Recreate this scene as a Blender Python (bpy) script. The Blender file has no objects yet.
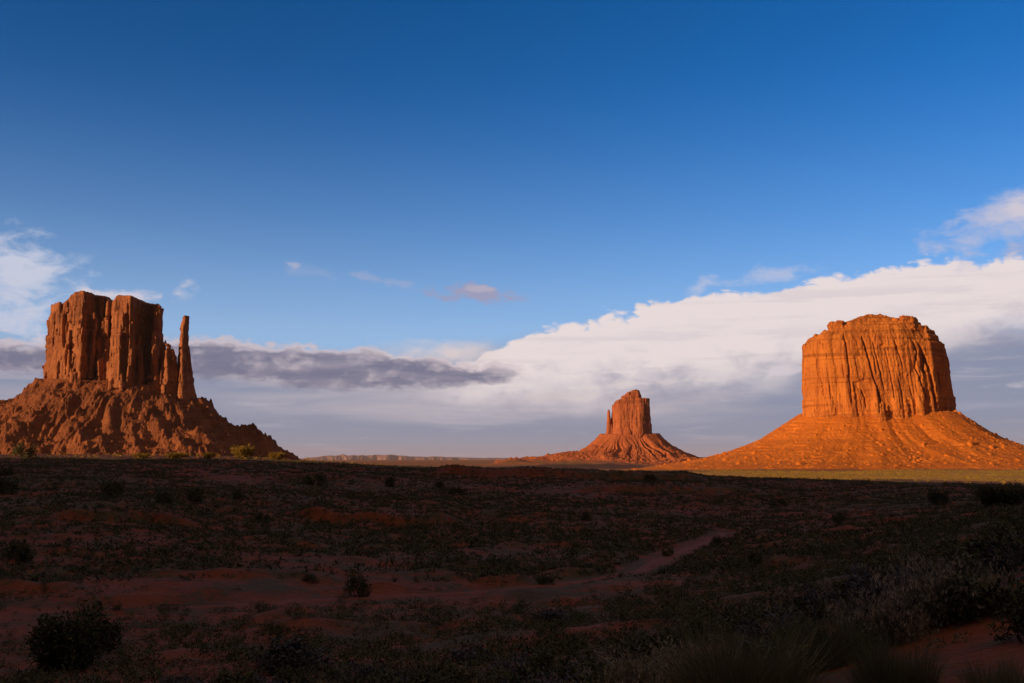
import bpy, math, random
import numpy as np
from mathutils import Vector

scene = bpy.context.scene
COL = scene.collection
R = math.radians

# ------------------------------------------------------------------ camera
F_PX = 1024 * 35.0 / 36.0
HORIZON_Y = 459.0
PITCH = math.atan((HORIZON_Y - 341.5) / F_PX)
cam_data = bpy.data.cameras.new("camera")
cam_data.lens = 35.0
cam_data.sensor_width = 36.0
cam_data.clip_start = 0.1
cam_data.clip_end = 400000.0
cam = bpy.data.objects.new("camera", cam_data)
COL.objects.link(cam)
cam.location = (0, 0, 0)
cam.rotation_euler = (R(90) + PITCH, 0, 0)
scene.camera = cam

scene.view_settings.view_transform = 'Standard'
scene.view_settings.look = 'None'
scene.view_settings.exposure = 0.0
scene.view_settings.gamma = 1.0
scene.view_settings.use_curve_mapping = False

# ------------------------------------------------------------------ sun
SUN_EL = R(9.0)
SUN_AZ = R(180 + 56)              # clockwise from +Y: behind the camera, to its left
S_DIR = Vector((math.sin(SUN_AZ) * math.cos(SUN_EL), math.cos(SUN_AZ) * math.cos(SUN_EL), math.sin(SUN_EL)))
sun_data = bpy.data.lights.new("sun", 'SUN')
sun_data.energy = 5.0
sun_data.angle = R(0.4)
sun_data.color = (1.0, 0.56, 0.26)
sun = bpy.data.objects.new("sun", sun_data)
COL.objects.link(sun)
sun.rotation_euler = S_DIR.to_track_quat('Z', 'Y').to_euler()
sun.location = S_DIR * 500


# ------------------------------------------------------------------ pixel rays -> world directions
def ray(px, py):
    xn = (np.asarray(px, float) - 512) / F_PX
    yn = (341.5 - np.asarray(py, float)) / F_PX
    dx = xn + 0 * yn
    dy = math.cos(PITCH) - yn * math.sin(PITCH) + 0 * xn
    dz = math.sin(PITCH) + yn * math.cos(PITCH) + 0 * xn
    return dx, dy, dz


def at_depth(px, py, Y):
    dx, dy, dz = ray(px, py)
    t = Y / dy
    return dx * t, dz * t


def az_el(px, py):
    dx, dy, dz = ray(px, py)
    return math.degrees(math.atan2(dx, dy)), math.degrees(math.atan2(dz, math.hypot(dx, dy)))


# ------------------------------------------------------------------ node expression helper
class E:
    """A socket of a node tree with arithmetic."""
    def __init__(s, nt, sock):
        s.nt, s.s = nt, sock

    @staticmethod
    def put(nt, sock, v):
        if isinstance(v, E):
            nt.links.new(v.s, sock)
        else:
            sock.default_value = v

    def m(s, op, *a, clamp=False):
        n = s.nt.nodes.new('ShaderNodeMath')
        n.operation = op
        n.use_clamp = clamp
        for i, v in enumerate((s,) + a):
            E.put(s.nt, n.inputs[i], v)
        return E(s.nt, n.outputs[0])

    def __add__(s, o): return s.m('ADD', o)
    def __radd__(s, o): return s.m('ADD', o)
    def __sub__(s, o): return s.m('SUBTRACT', o)
    def __rsub__(s, o): return s.m('MULTIPLY', -1.0).m('ADD', o)
    def __mul__(s, o): return s.m('MULTIPLY', o)
    def __rmul__(s, o): return s.m('MULTIPLY', o)
    def __truediv__(s, o): return s.m('DIVIDE', o)
    def sm(s, lo, hi):
        n = s.nt.nodes.new('ShaderNodeMapRange')
        n.interpolation_type = 'SMOOTHSTEP'
        E.put(s.nt, n.inputs[0], s)
        n.inputs[1].default_value = lo
        n.inputs[2].default_value = hi
        return E(s.nt, n.outputs[0])

    def lin(s, lo, hi, a=0.0, b=1.0):
        n = s.nt.nodes.new('ShaderNodeMapRange')
        E.put(s.nt, n.inputs[0], s)
        n.inputs[1].default_value = lo
        n.inputs[2].default_value = hi
        n.inputs[3].default_value = a
        n.inputs[4].default_value = b
        return E(s.nt, n.outputs[0])

    def curve(s, x0, x1, pts, y0, y1):
        n = s.nt.nodes.new('ShaderNodeFloatCurve')
        c = n.mapping.curves[0]
        P = [((x - x0) / (x1 - x0), (y - y0) / (y1 - y0)) for x, y in sorted(pts)]
        c.points[0].location = P[0]
        c.points[1].location = P[-1]
        for p in P[1:-1]:
            c.points.new(*p)
        n.mapping.update()
        t = s.lin(x0, x1)
        s.nt.links.new(t.s, n.inputs['Value'])
        return E(s.nt, n.outputs[0]) * (y1 - y0) + y0


def vec(nt, x, y, z):
    n = nt.nodes.new('ShaderNodeCombineXYZ')
    for i, v in enumerate((x, y, z)):
        E.put(nt, n.inputs[i], v)
    return E(nt, n.outputs[0])


def noise(nt, v, scale=1.0, detail=5.0, rough=0.55, dist=0.0, out=0):
    n = nt.nodes.new('ShaderNodeTexNoise')
    if v is not None:
        nt.links.new(v.s, n.inputs['Vector'])
    n.inputs['Scale'].default_value = scale
    n.inputs['Detail'].default_value = detail
    n.inputs['Roughness'].default_value = rough
    n.inputs['Distortion'].default_value = dist
    return E(nt, n.outputs[out])


def mixc(nt, f, a, b, mode='MIX'):
    n = nt.nodes.new('ShaderNodeMix')
    n.data_type = 'RGBA'
    n.blend_type = mode
    E.put(nt, n.inputs[0], f)
    for i, v in ((6, a), (7, b)):
        if isinstance(v, E):
            nt.links.new(v.s, n.inputs[i])
        else:
            n.inputs[i].default_value = tuple(v) + (1.0,)
    return E(nt, n.outputs[2])


# ------------------------------------------------------------------ world: Nishita sky with evening clouds
SKY_STRENGTH = 0.1
world = bpy.data.worlds.new("World")
scene.world = world
world.use_nodes = True
W = world.node_tree
W.nodes.clear()
w_out = W.nodes.new('ShaderNodeOutputWorld')
w_bg = W.nodes.new('ShaderNodeBackground')
w_bg.inputs['Strength'].default_value = SKY_STRENGTH
W.links.new(w_bg.outputs[0], w_out.inputs[0])
sky = W.nodes.new('ShaderNodeTexSky')
sky.sky_type = 'NISHITA'
sky.sun_disc = False
sky.sun_elevation = SUN_EL
sky.sun_rotation = SUN_AZ
sky.altitude = 1700
sky.air_density = 1.0
sky.dust_density = 0.3
sky.ozone_density = 3.0

tc = W.nodes.new('ShaderNodeTexCoord')
sp = W.nodes.new('ShaderNodeSeparateXYZ')
W.links.new(tc.outputs['Generated'], sp.inputs[0])
dX, dY, dZ = (E(W, sp.outputs[i]) for i in range(3))
DEG = 180 / math.pi
U = dX.m('ARCTAN2', dY) * DEG                       # azimuth, degrees
V = dZ.m('ARCSINE') * DEG                           # elevation, degrees


def skyc(r, g, b):
    """sRGB 0..255 as seen -> radiance for a Background of SKY_STRENGTH."""
    def l(c):
        c /= 255.0
        return (c / 12.92 if c <= 0.04045 else ((c + 0.055) / 1.055) ** 2.4) / SKY_STRENGTH
    return (l(r), l(g), l(b))


def pts_el(pts):
    return [az_el(x, y) for x, y in pts]


# graded clear sky: deep polarised blue
g_n = W.nodes.new('ShaderNodeGamma')
W.links.new(sky.outputs[0], g_n.inputs[0])
g_n.inputs[1].default_value = 1.3
clear = mixc(W, 1.0, E(W, g_n.outputs[0]), (0.045, 0.69, 0.98), 'MULTIPLY')
pale_f = V.curve(-5, 40, [(-5, .75), (0, .75), (6, .66), (8.5, .50), (11.6, .29), (14.9, .145), (20, .035), (25, .008), (30, 0), (40, 0)], 0, 1)
clear = mixc(W, pale_f, clear, skyc(181, 203, 234))

wv = vec(W, U * 0.16, V * 0.30, 3.1)
big = noise(W, wv, 1.0, 8.0, 0.56, 0.25)            # billows
fine = noise(W, vec(W, U * 0.55, V * 1.1, 7.7), 1.0, 7.0, 0.6, 0.3)
streak = noise(W, vec(W, U * 0.07, V * 0.75, 1.3), 1.0, 6.0, 0.55, 0.4)
streak2 = noise(W, vec(W, U * 0.14, V * 1.5, 5.9), 1.0, 6.0, 0.6, 0.3)
n0 = big - 0.5
n1 = fine - 0.5
vo = W.nodes.new('ShaderNodeTexVoronoi')
vo.feature = 'F1'
vo.voronoi_dimensions = '2D'
vo.inputs['Scale'].default_value = 1.0
vo.inputs['Detail'].default_value = 2.0
vo.inputs['Roughness'].default_value = 0.55
vo.inputs['Lacunarity'].default_value = 2.2
warp = (fine - 0.5) * 0.7
W.links.new(vec(W, U * 0.42 + warp, V * 0.62 + warp, 2.2).s, vo.inputs['Vector'])
puff = 0.55 - E(W, vo.outputs['Distance'])          # rounded billows
s0 = streak - 0.5
s1 = streak2 - 0.5

UX0, UX1 = -34.0, 34.0

# (1) grey-lilac deck along the horizon
deck_top = U.curve(UX0, UX1, pts_el([(-120, 340), (0, 345), (150, 350), (300, 360), (480, 352), (600, 340), (800, 330), (900, 318), (1024, 315), (1120, 315)]), -2, 14)
a_deck = (deck_top - V + n0 * 2.0).sm(-1.3, 1.3)
deck_col = mixc(W, (V + s0 * 1.2).sm(0.0, 3.6), skyc(150, 151, 168), skyc(136, 145, 170))
# pale band in the middle of the deck
y_mid = az_el(512, 402)[1]
pale = ((V - y_mid + s0 * 1.6).m('ABSOLUTE')).sm(1.5, 0.1) * (s0 + 0.6).sm(0.35, 0.75) * U.curve(UX0, UX1, [(UX0, .45), (-18, .5), (-8, .8), (2, 1.0), (10, .8), (16, .35), (24, .15), (UX1, .1)], 0, 1)
deck_col = mixc(W, pale * 0.9, deck_col, skyc(196, 184, 190))
deck_col = mixc(W, s1.sm(0.04, 0.20) * 0.40, deck_col, skyc(190, 182, 192))
pink = (V + s0 * 0.3).sm(1.1, 0.0) * 0.45
deck_col = mixc(W, pink, deck_col, skyc(168, 150, 162))
col = mixc(W, a_deck, clear, deck_col)

# (2) white bank climbing to the right
bank_top = U.curve(UX0, UX1, pts_el([(-120, 400), (380, 372), (440, 360), (480, 347), (520, 331), (560, 324), (600, 318), (650, 304), (700, 290), (760, 280), (850, 268), (920, 258), (1024, 250), (1120, 246)]), -2, 14)
bank_bot = U.curve(UX0, UX1, pts_el([(-120, 400), (400, 396), (560, 400), (640, 395), (760, 380), (850, 362), (930, 344), (1024, 335), (1120, 330)]), -2, 14)
a_bank = (bank_top - V + n0 * 2.6 + n1 * 2.0 + puff * 0.95).sm(-0.06, 0.45) * (V - bank_bot + n0 * 1.6 + s1 * 1.5).sm(-1.6, 1.5) * U.sm(-8.5, -1.5)
shade = ((V - bank_bot) * 0.17 + n0 * 1.4 + n1 * 0.8 + puff * 0.2 + 0.50).sm(0.0, 0.75)
bank_col = mixc(W, shade, skyc(160, 156, 176), skyc(232, 219, 219))
bank_col = mixc(W, s1.sm(-0.02, 0.16) * 0.22, bank_col, skyc(176, 170, 186))
col = mixc(W, a_bank, col, bank_col)

# (3) dusky lens cloud at left, white sunlit rim over it
lens_top = U.curve(UX0, UX1, pts_el([(-120, 338), (0, 342), (60, 345), (150, 344), (210, 340), (260, 345), (320, 347), (380, 350), (430, 360), (480, 368), (525, 372), (560, 380), (1120, 400)]), -2, 14)
lens_bot = U.curve(UX0, UX1, pts_el([(-120, 372), (0, 372), (60, 372), (150, 372), (210, 376), (260, 382), (330, 388), (400, 388), (450, 384), (500, 378), (525, 374), (560, 372), (1120, 380)]), -2, 14)
in_lens = (lens_top - V + n1 * 1.6 + n0 * 1.2 + puff * 0.45).sm(-0.08, 0.38) * (V - lens_bot + n1 * 1.8 + n0 * 1.0).sm(-0.35, 0.35) * U.sm(3.0, -1.0)
rim = (lens_top - V + n1 * 2.0 + n0 * 1.8 + puff * 0.6 + 0.45).sm(-0.05, 0.4) * (V - lens_bot + 0.2).sm(-0.2, 0.6) * U.sm(3.0, -2.0)
col = mixc(W, rim * 0.85, col, skyc(205, 190, 196))
wh = ((V - az_el(440, 352)[1] - n1 * 1.0).m('ABSOLUTE')).sm(0.75, 0.1) * ((U - az_el(440, 352)[0]).m('ABSOLUTE')).sm(4.2, 1.0) * (n0 + 0.55).sm(0.35, 0.6)
col = mixc(W, wh * 0.9, col, skyc(224, 208, 206))
lens_col = mixc(W, (n1 * 1.2 + n0 + puff * 0.8 + (V - lens_bot) * 0.12).sm(-0.10, 0.75), skyc(106, 109, 136), skyc(192, 180, 188))
col = mixc(W, in_lens * (0.66 + 0.24 * streak2.sm(0.35, 0.6)), col, lens_col)


# (4) wisps
def wisp(px, py, wx, wy, amp, tint, thr=0.0, tilt=0.0, soft=0.9, fl=None):
    global col
    u0, v0 = az_el(px, py)
    kx, ky = wx * 0.0575, wy * 0.0575
    f = fl if fl is not None else n1
    e = ((U - u0) / kx).m('POWER', 2.0)
    q = ((V - v0 - (U - u0) * tilt + n0 * wy * 0.05) / ky).m('POWER', 2.0)
    a = (1.0 - (e + q).m('SQRT') + f * 3.2 + thr).sm(0.0, soft) * amp
    col = mixc(W, a, col, tint)


wisp(18, 282, 66, 44, 0.85, skyc(206, 208, 224), 0.25, -0.25, 1.3)
wisp(-20, 300, 80, 36, 0.6, skyc(196, 200, 220), 0.1, -0.1, 1.2)
wisp(120, 296, 50, 8, 0.85, skyc(214, 205, 214), 0.1, 0.0, 0.9)
wisp(178, 294, 24, 8, 0.8, skyc(200, 200, 216), -0.1, 0.10, 1.0)
wisp(184, 286, 10, 6, 0.7, skyc(204, 200, 214), -0.1, 0.3, 1.0)
wisp(477, 294, 42, 10, 0.9, skyc(158, 156, 184), 0.22, -0.05, 0.7)
wisp(484, 289, 28, 5, 0.35, skyc(206, 192, 200), -0.1, -0.05, 0.8)
wisp(312, 272, 46, 12, 0.32, skyc(168, 176, 206), -0.1, -0.15, 1.0)
wisp(372, 279, 44, 7, 0.38, skyc(176, 176, 202), 0.1, -0.15, 0.9)
wisp(292, 264, 14, 4, 0.6, skyc(180, 180, 204), -0.1, -0.1, 0.9)
wisp(1004, 224, 66, 26, 0.75, skyc(188, 190, 214), 0.15, 0.25, 1.1)
wisp(1030, 208, 34, 14, 0.8, skyc(214, 204, 212), -0.05, 0.3, 1.0)
wisp(1040, 245, 60, 10, 0.5, skyc(170, 172, 200), 0.0, 0.0, 1.0)
wisp(697, 288, 20, 10, 0.5, skyc(206, 204, 220), 0.0, 0.4, 1.0)
wisp(772, 277, 40, 9, 0.5, skyc(206, 202, 216), 0.1, 0.1, 1.0)
wisp(785, 370, 30, 5, 0.75, skyc(214, 204, 210), 0.1, 0.02, 0.9)
wisp(1015, 386, 26, 4, 0.55, skyc(196, 190, 200), 0.0, 0.03, 0.9)
wisp(990, 405, 70, 5, 0.35, skyc(170, 172, 190), 0.0, 0.0, 1.0)
wisp(640, 384, 60, 5, 0.5, skyc(226, 212, 208), 0.0, 0.05, 0.9)
wisp(560, 396, 60, 5, 0.45, skyc(214, 200, 200), 0.0, -0.02, 0.9)
wisp(390, 355, 22, 4, 0.5, skyc(220, 206, 206), -0.1, -0.1, 0.8)

FILL_A, FILL_B = skyc(160, 130, 103), skyc(208, 170, 137)  # warm fill colours added to the unseen sky to light the shaded foreground
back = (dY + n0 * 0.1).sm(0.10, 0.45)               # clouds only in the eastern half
fill_n = noise(W, vec(W, dX * 2.2, dY * 2.2, dZ * 3.0), 1.0, 6, 0.6, 0.4)
fill_sky = mixc(W, fill_n.sm(0.35, 0.65), FILL_A, FILL_B)
fill_sky = mixc(W, V.sm(74.0, 34.0), fill_sky, skyc(58, 47, 42))      # added fill kept overhead, so it lights ground more than cliffs
front = mixc(W, V.sm(30.0, 48.0) * 0.94, col, fill_sky)     # added warm fill in the unseen sky above the frame
behind = mixc(W, 0.85, clear, fill_sky)  # same added fill over the unseen sky behind the camera
behind = mixc(W, V.sm(52.0, 10.0) * 0.85, behind, skyc(34, 26, 27))   # added darkening low behind the camera, deepens the rock shadows
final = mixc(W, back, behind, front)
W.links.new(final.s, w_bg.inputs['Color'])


# ------------------------------------------------------------------ numpy noise
_T3 = np.random.default_rng(11).random((64, 64, 64)).astype(np.float32)
_T2 = np.random.default_rng(12).random((256, 256)).astype(np.float32)


def vn3(x, y, z):
    x = np.asarray(x, np.float32); y = np.asarray(y, np.float32); z = np.asarray(z, np.float32)
    xi = np.floor(x).astype(np.int64); yi = np.floor(y).astype(np.int64); zi = np.floor(z).astype(np.int64)
    fx = x - xi; fy = y - yi; fz = z - zi
    fx = fx * fx * (3 - 2 * fx); fy = fy * fy * (3 - 2 * fy); fz = fz * fz * (3 - 2 * fz)
    x0 = xi & 63; x1 = (xi + 1) & 63; y0 = yi & 63; y1 = (yi + 1) & 63; z0 = zi & 63; z1 = (zi + 1) & 63
    a = _T3[x0, y0, z0] * (1 - fx) + _T3[x1, y0, z0] * fx
    b = _T3[x0, y1, z0] * (1 - fx) + _T3[x1, y1, z0] * fx
    c = _T3[x0, y0, z1] * (1 - fx) + _T3[x1, y0, z1] * fx
    d = _T3[x0, y1, z1] * (1 - fx) + _T3[x1, y1, z1] * fx
    return (a * (1 - fy) + b * fy) * (1 - fz) + (c * (1 - fy) + d * fy) * fz


def fb3(x, y, z, o=3, g=0.5):
    t = 0; a = 1; s = 0
    for k in range(o):
        t = t + a * vn3(x * 2 ** k + 17 * k, y * 2 ** k + 5 * k, z * 2 ** k + 9 * k); s += a; a *= g
    return t / s - 0.5


def vn2(x, y):
    x = np.asarray(x, float); y = np.asarray(y, float)
    xi = np.floor(x).astype(np.int64); yi = np.floor(y).astype(np.int64)
    fx = x - xi; fy = y - yi
    fx = fx * fx * fx * (fx * (fx * 6 - 15) + 10); fy = fy * fy * fy * (fy * (fy * 6 - 15) + 10)
    x0 = xi & 255; x1 = (xi + 1) & 255; y0 = yi & 255; y1 = (yi + 1) & 255
    return (_T2[x0, y0] * (1 - fx) + _T2[x1, y0] * fx) * (1 - fy) + (_T2[x0, y1] * (1 - fx) + _T2[x1, y1] * fx) * fy


def fb2(x, y, o=4, g=0.5):
    t = 0; a = 1; s = 0
    for k in range(o):
        c, sn = math.cos(0.7 * k), math.sin(0.7 * k)
        t = t + a * vn2((x * c - y * sn) * 2 ** k + 31 * k, (x * sn + y * c) * 2 ** k + 13 * k); s += a; a *= g
    return t / s - 0.5


def _hash(i, j, k):
    h = (i * 374761393 + j * 668265263 + k * 2147483647 + 1013904223) & 0xFFFFFFFF
    h = ((h ^ (h >> 13)) * 1274126177) & 0xFFFFFFFF
    return ((h ^ (h >> 16)) & 0xFFFFFF) / float(0xFFFFFF)


def voro(x, y, seed):
    """2-D cells: (random value of the nearest site, F2 - F1)."""
    x = np.asarray(x, float); y = np.asarray(y, float)
    xi = np.floor(x).astype(np.int64); yi = np.floor(y).astype(np.int64)
    d1 = np.full(x.shape, 9.0); d2 = np.full(x.shape, 9.0); v = np.zeros(x.shape)
    sd = np.asarray(seed).astype(np.int64) if hasattr(seed, 'astype') else int(seed)
    for a in (-1, 0, 1):
        for b in (-1, 0, 1):
            cx, cy = xi + a, yi + b
            px = cx + _hash(cx, cy, sd + 1); py = cy + _hash(cx, cy, sd + 2)
            d = np.hypot(x - px, y - py)
            near = d < d1
            d2 = np.where(near, d1, np.minimum(d2, d))
            v = np.where(near, _hash(cx, cy, sd + 3), v)
            d1 = np.where(near, d, d1)
    return v, d2 - d1


def boulders(x, y, cell, prob, r0, r1, seed, tall=0.9):
    """Angular rocks at jittered sites: height over the slope."""
    gx = x / cell; gy = y / cell
    xi = np.floor(gx).astype(np.int64); yi = np.floor(gy).astype(np.int64)
    out = np.zeros(x.shape)
    for a in (-1, 0, 1):
        for b in (-1, 0, 1):
            cx, cy = xi + a, yi + b
            q = _hash(cx, cy, seed + 5)
            px = (cx + _hash(cx, cy, seed + 1)) * cell; py = (cy + _hash(cx, cy, seed + 2)) * cell
            r = r0 + (r1 - r0) * _hash(cx, cy, seed + 3) ** 2.5
            th = _hash(cx, cy, seed + 4) * 3.14
            dx = (x - px) * np.cos(th) + (y - py) * np.sin(th); dy = -(x - px) * np.sin(th) + (y - py) * np.cos(th)
            d = np.maximum(np.maximum(np.abs(dx), np.abs(dy) * 1.35), (np.abs(dx) + np.abs(dy)) * 0.78)
            h = np.clip((r - d) * 2.2, 0, r * tall * (0.6 + 0.8 * _hash(cx, cy, seed + 6)))
            out = np.maximum(out, np.where(q < prob, h, 0))
    return out


def sstep(a, b, x):
    t = np.clip((np.asarray(x, float) - a) / (b - a), 0, 1)
    return t * t * (3 - 2 * t)


# ------------------------------------------------------------------ mesh helpers
def mesh_data(name, Vt, Fc, mat, smooth=True):
    Vt = np.asarray(Vt, np.float32); Fc = np.asarray(Fc, np.int32)
    me = bpy.data.meshes.new(name)
    k = Fc.shape[1]
    me.vertices.add(len(Vt)); me.vertices.foreach_set('co', Vt.ravel())
    me.loops.add(Fc.size); me.loops.foreach_set('vertex_index', Fc.ravel())
    me.polygons.add(len(Fc)); me.polygons.foreach_set('loop_start', np.arange(0, Fc.size, k, dtype=np.int32))
    me.update(calc_edges=True)
    me.polygons.foreach_set('use_smooth', np.full(len(Fc), smooth, dtype=bool))
    me.materials.append(mat)
    return me


def link(name, data, parent=None, loc=(0, 0, 0)):
    o = bpy.data.objects.new(name, data)
    COL.objects.link(o)
    if parent is not None:
        o.parent = parent
    o.location = loc
    return o


def tag(o, label=None, cat=None, group=None, kind=None):
    if label: o['label'] = label
    if cat: o['category'] = cat
    if group: o['group'] = group
    if kind: o['kind'] = kind
    return o


def grid_faces(nr, nc, wrap=False):
    i = np.arange(nr - 1)[:, None]; j = np.arange(nc if wrap else nc - 1)[None, :]
    j2 = (j + 1) % nc
    return np.stack([i * nc + j, i * nc + j2, (i + 1) * nc + j2, (i + 1) * nc + j], -1).reshape(-1, 4)


def surface_nets(f, org, h):
    """Quads of the zero level of the sampled field f (inside negative)."""
    ins = f < 0
    nx, ny, nz = f.shape
    c = np.zeros((nx - 1, ny - 1, nz - 1), np.int8)
    offs = [(a, b, d) for a in (0, 1) for b in (0, 1) for d in (0, 1)]
    for a, b, d in offs:
        c += ins[a:nx - 1 + a, b:ny - 1 + b, d:nz - 1 + d]
    act = (c > 0) & (c < 8)
    I, J, K = np.nonzero(act)
    idx = np.full(act.shape, -1, np.int64)
    idx[I, J, K] = np.arange(len(I))
    acc = np.zeros((len(I), 3)); cnt = np.zeros(len(I))
    val = {o: f[I + o[0], J + o[1], K + o[2]] for o in offs}
    for o in offs:
        for ax in range(3):
            if o[ax] == 0:
                p = list(o); p[ax] = 1; p = tuple(p)
                va, vb = val[o], val[p]
                m = (va < 0) != (vb < 0)
                t = np.where(m, va / np.where(m, va - vb, 1), 0)
                pos = np.array(o, float)[None, :].repeat(len(I), 0)
                pos[:, ax] += t
                acc += pos * m[:, None]; cnt += m
    P = (np.stack([I, J, K], 1) + acc / cnt[:, None]) * h + np.asarray(org)
    quads = []
    for ax in range(3):
        sl0 = [slice(None)] * 3; sl1 = [slice(None)] * 3
        sl0[ax] = slice(0, -1); sl1[ax] = slice(1, None)
        a, b = ins[tuple(sl0)], ins[tuple(sl1)]
        e = np.nonzero(a != b)
        e = [q.copy() for q in e]
        o1, o2 = [(1, 2), (2, 0), (0, 1)][ax]
        ok = (e[o1] > 0) & (e[o2] > 0) & (e[o1] < f.shape[o1] - 1) & (e[o2] < f.shape[o2] - 1)
        e = [q[ok] for q in e]
        flip = a[tuple(e)]
        def at(d1, d2):
            q = [e[0], e[1], e[2]]
            q[o1] = q[o1] - d1; q[o2] = q[o2] - d2
            return idx[q[0], q[1], q[2]]
        q = np.stack([at(1, 1), at(0, 1), at(0, 0), at(1, 0)], 1)
        q[~flip] = q[~flip][:, ::-1]
        quads.append(q)
    return P, np.concatenate(quads)


# ------------------------------------------------------------------ materials
def new_mat(name):
    m = bpy.data.materials.new(name)
    m.use_nodes = True
    nt = m.node_tree
    b = nt.nodes['Principled BSDF']
    b.inputs['Roughness'].default_value = 0.95
    b.inputs['Specular IOR Level'].default_value = 0.12
    return m, nt, b


def pos_xyz(nt):
    g = nt.nodes.new('ShaderNodeNewGeometry')
    s = nt.nodes.new('ShaderNodeSeparateXYZ')
    nt.links.new(g.outputs['Position'], s.inputs[0])
    return [E(nt, s.outputs[i]) for i in range(3)]


def add_bump(nt, b, h, strength, dist):
    n = nt.nodes.new('ShaderNodeBump')
    n.inputs['Strength'].default_value = strength
    n.inputs['Distance'].default_value = dist
    nt.links.new(h.s, n.inputs['Height'])
    nt.links.new(n.outputs[0], b.inputs['Normal'])


def rock_mat(name, a, bcol, dark, s=1.0, bed=0.5):
    m, nt, b = new_mat(name)
    x, y, z = pos_xyz(nt)
    flutes = noise(nt, vec(nt, x * (0.11 / s), y * (0.11 / s), z * (0.010 / s)), 1.0, 6, 0.6, 0.2)
    blotch = noise(nt, vec(nt, x * (0.02 / s), y * (0.02 / s), z * (0.03 / s)), 1.0, 4, 0.55)
    beds = noise(nt, vec(nt, x * (0.004 / s), y * (0.004 / s), z * (0.16 / s)), 1.0, 5, 0.6, 0.3)
    fine = noise(nt, vec(nt, x * (0.25 / s), y * (0.25 / s), z * (0.25 / s)), 1.0, 5, 0.6)
    c = mixc(nt, (blotch + (fine - 0.5) * 0.5).sm(0.32, 0.68), a, bcol)
    c = mixc(nt, beds.sm(0.54, 0.62) * bed, c, tuple(0.66 * q for q in bcol))
    c = mixc(nt, flutes.sm(0.52, 0.64) * 0.6, c, dark)
    streaks = noise(nt, vec(nt, x * (0.33 / s), y * (0.33 / s), z * (0.022 / s)), 1.0, 4, 0.6, 0.3)
    c = mixc(nt, streaks.sm(0.55, 0.60) * blotch.sm(0.38, 0.58) * 0.6, c, dark)
    nt.links.new(c.s, b.inputs['Base Color'])
    add_bump(nt, b, fine + flutes * 1.2 + beds * 0.5, 0.9, 2.6 * s)
    return m


def talus_mat(name, a, bcol, dark, s=1.0, bed=0.35, bump=1.0):
    m, nt, b = new_mat(name)
    x, y, z = pos_xyz(nt)
    blotch = noise(nt, vec(nt, x * (0.03 / s), y * (0.03 / s), z * (0.05 / s)), 1.0, 5, 0.6, 0.3)
    beds = noise(nt, vec(nt, x * (0.006 / s), y * (0.006 / s), z * (0.14 / s)), 1.0, 4, 0.6, 0.4)
    fine = noise(nt, vec(nt, x * (0.3 / s), y * (0.3 / s), z * (0.3 / s)), 1.0, 5, 0.65)
    c = mixc(nt, (blotch + (fine - 0.5) * 0.7).sm(0.35, 0.65), a, bcol)
    c = mixc(nt, beds.sm(0.5, 0.66) * bed, c, dark)
    c = mixc(nt, fine.sm(0.58, 0.72) * 0.7, c, dark)
    nt.links.new(c.s, b.inputs['Base Color'])
    add_bump(nt, b, fine, bump, 3.0 * s)
    return m


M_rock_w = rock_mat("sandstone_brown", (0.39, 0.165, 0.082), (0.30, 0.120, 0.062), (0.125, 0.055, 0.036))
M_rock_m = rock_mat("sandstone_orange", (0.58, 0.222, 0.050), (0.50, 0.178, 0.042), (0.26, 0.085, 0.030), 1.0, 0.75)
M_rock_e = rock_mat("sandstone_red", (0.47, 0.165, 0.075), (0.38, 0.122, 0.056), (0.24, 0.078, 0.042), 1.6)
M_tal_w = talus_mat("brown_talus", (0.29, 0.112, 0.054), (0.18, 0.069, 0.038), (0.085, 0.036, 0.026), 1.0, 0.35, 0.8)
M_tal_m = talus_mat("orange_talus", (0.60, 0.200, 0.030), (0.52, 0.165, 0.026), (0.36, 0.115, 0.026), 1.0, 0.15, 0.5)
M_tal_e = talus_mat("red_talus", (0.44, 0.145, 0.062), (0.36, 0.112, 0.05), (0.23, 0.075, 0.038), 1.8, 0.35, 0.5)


def leaf_mat(name, c1, c2, tr=0.0):
    m, nt, b = new_mat(name)
    x, y, z = pos_xyz(nt)
    oi = nt.nodes.new('ShaderNodeObjectInfo')
    n = noise(nt, vec(nt, x * 0.9, y * 0.9, z * 1.5), 1.0, 3, 0.6)
    f = (n + (E(nt, oi.outputs['Random']) - 0.5) * 0.5).sm(0.3, 0.7)
    c = mixc(nt, f, c1, c2)
    nt.links.new(c.s, b.inputs['Base Color'])
    return m


M_dark_leaf = leaf_mat("juniper_green", (0.070, 0.080, 0.038), (0.115, 0.118, 0.062))
M_sage = leaf_mat("sage_grey_green", (0.100, 0.106, 0.066), (0.170, 0.165, 0.110))
M_sage_dark = leaf_mat("scrub_olive", (0.070, 0.080, 0.040), (0.130, 0.130, 0.070))
M_blue_sage = leaf_mat("blue_grey_sage", (0.085, 0.085, 0.090), (0.120, 0.112, 0.125))
M_yellow = leaf_mat("rabbitbrush_green", (0.220, 0.170, 0.036), (0.320, 0.230, 0.050))
M_straw = leaf_mat("straw_plume", (0.30, 0.26, 0.19), (0.38, 0.32, 0.25))
M_blade = leaf_mat("grass_blade_green", (0.120, 0.132, 0.070), (0.200, 0.190, 0.115))
M_wood = leaf_mat("weathered_twig", (0.085, 0.060, 0.045), (0.12, 0.09, 0.07))

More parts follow.
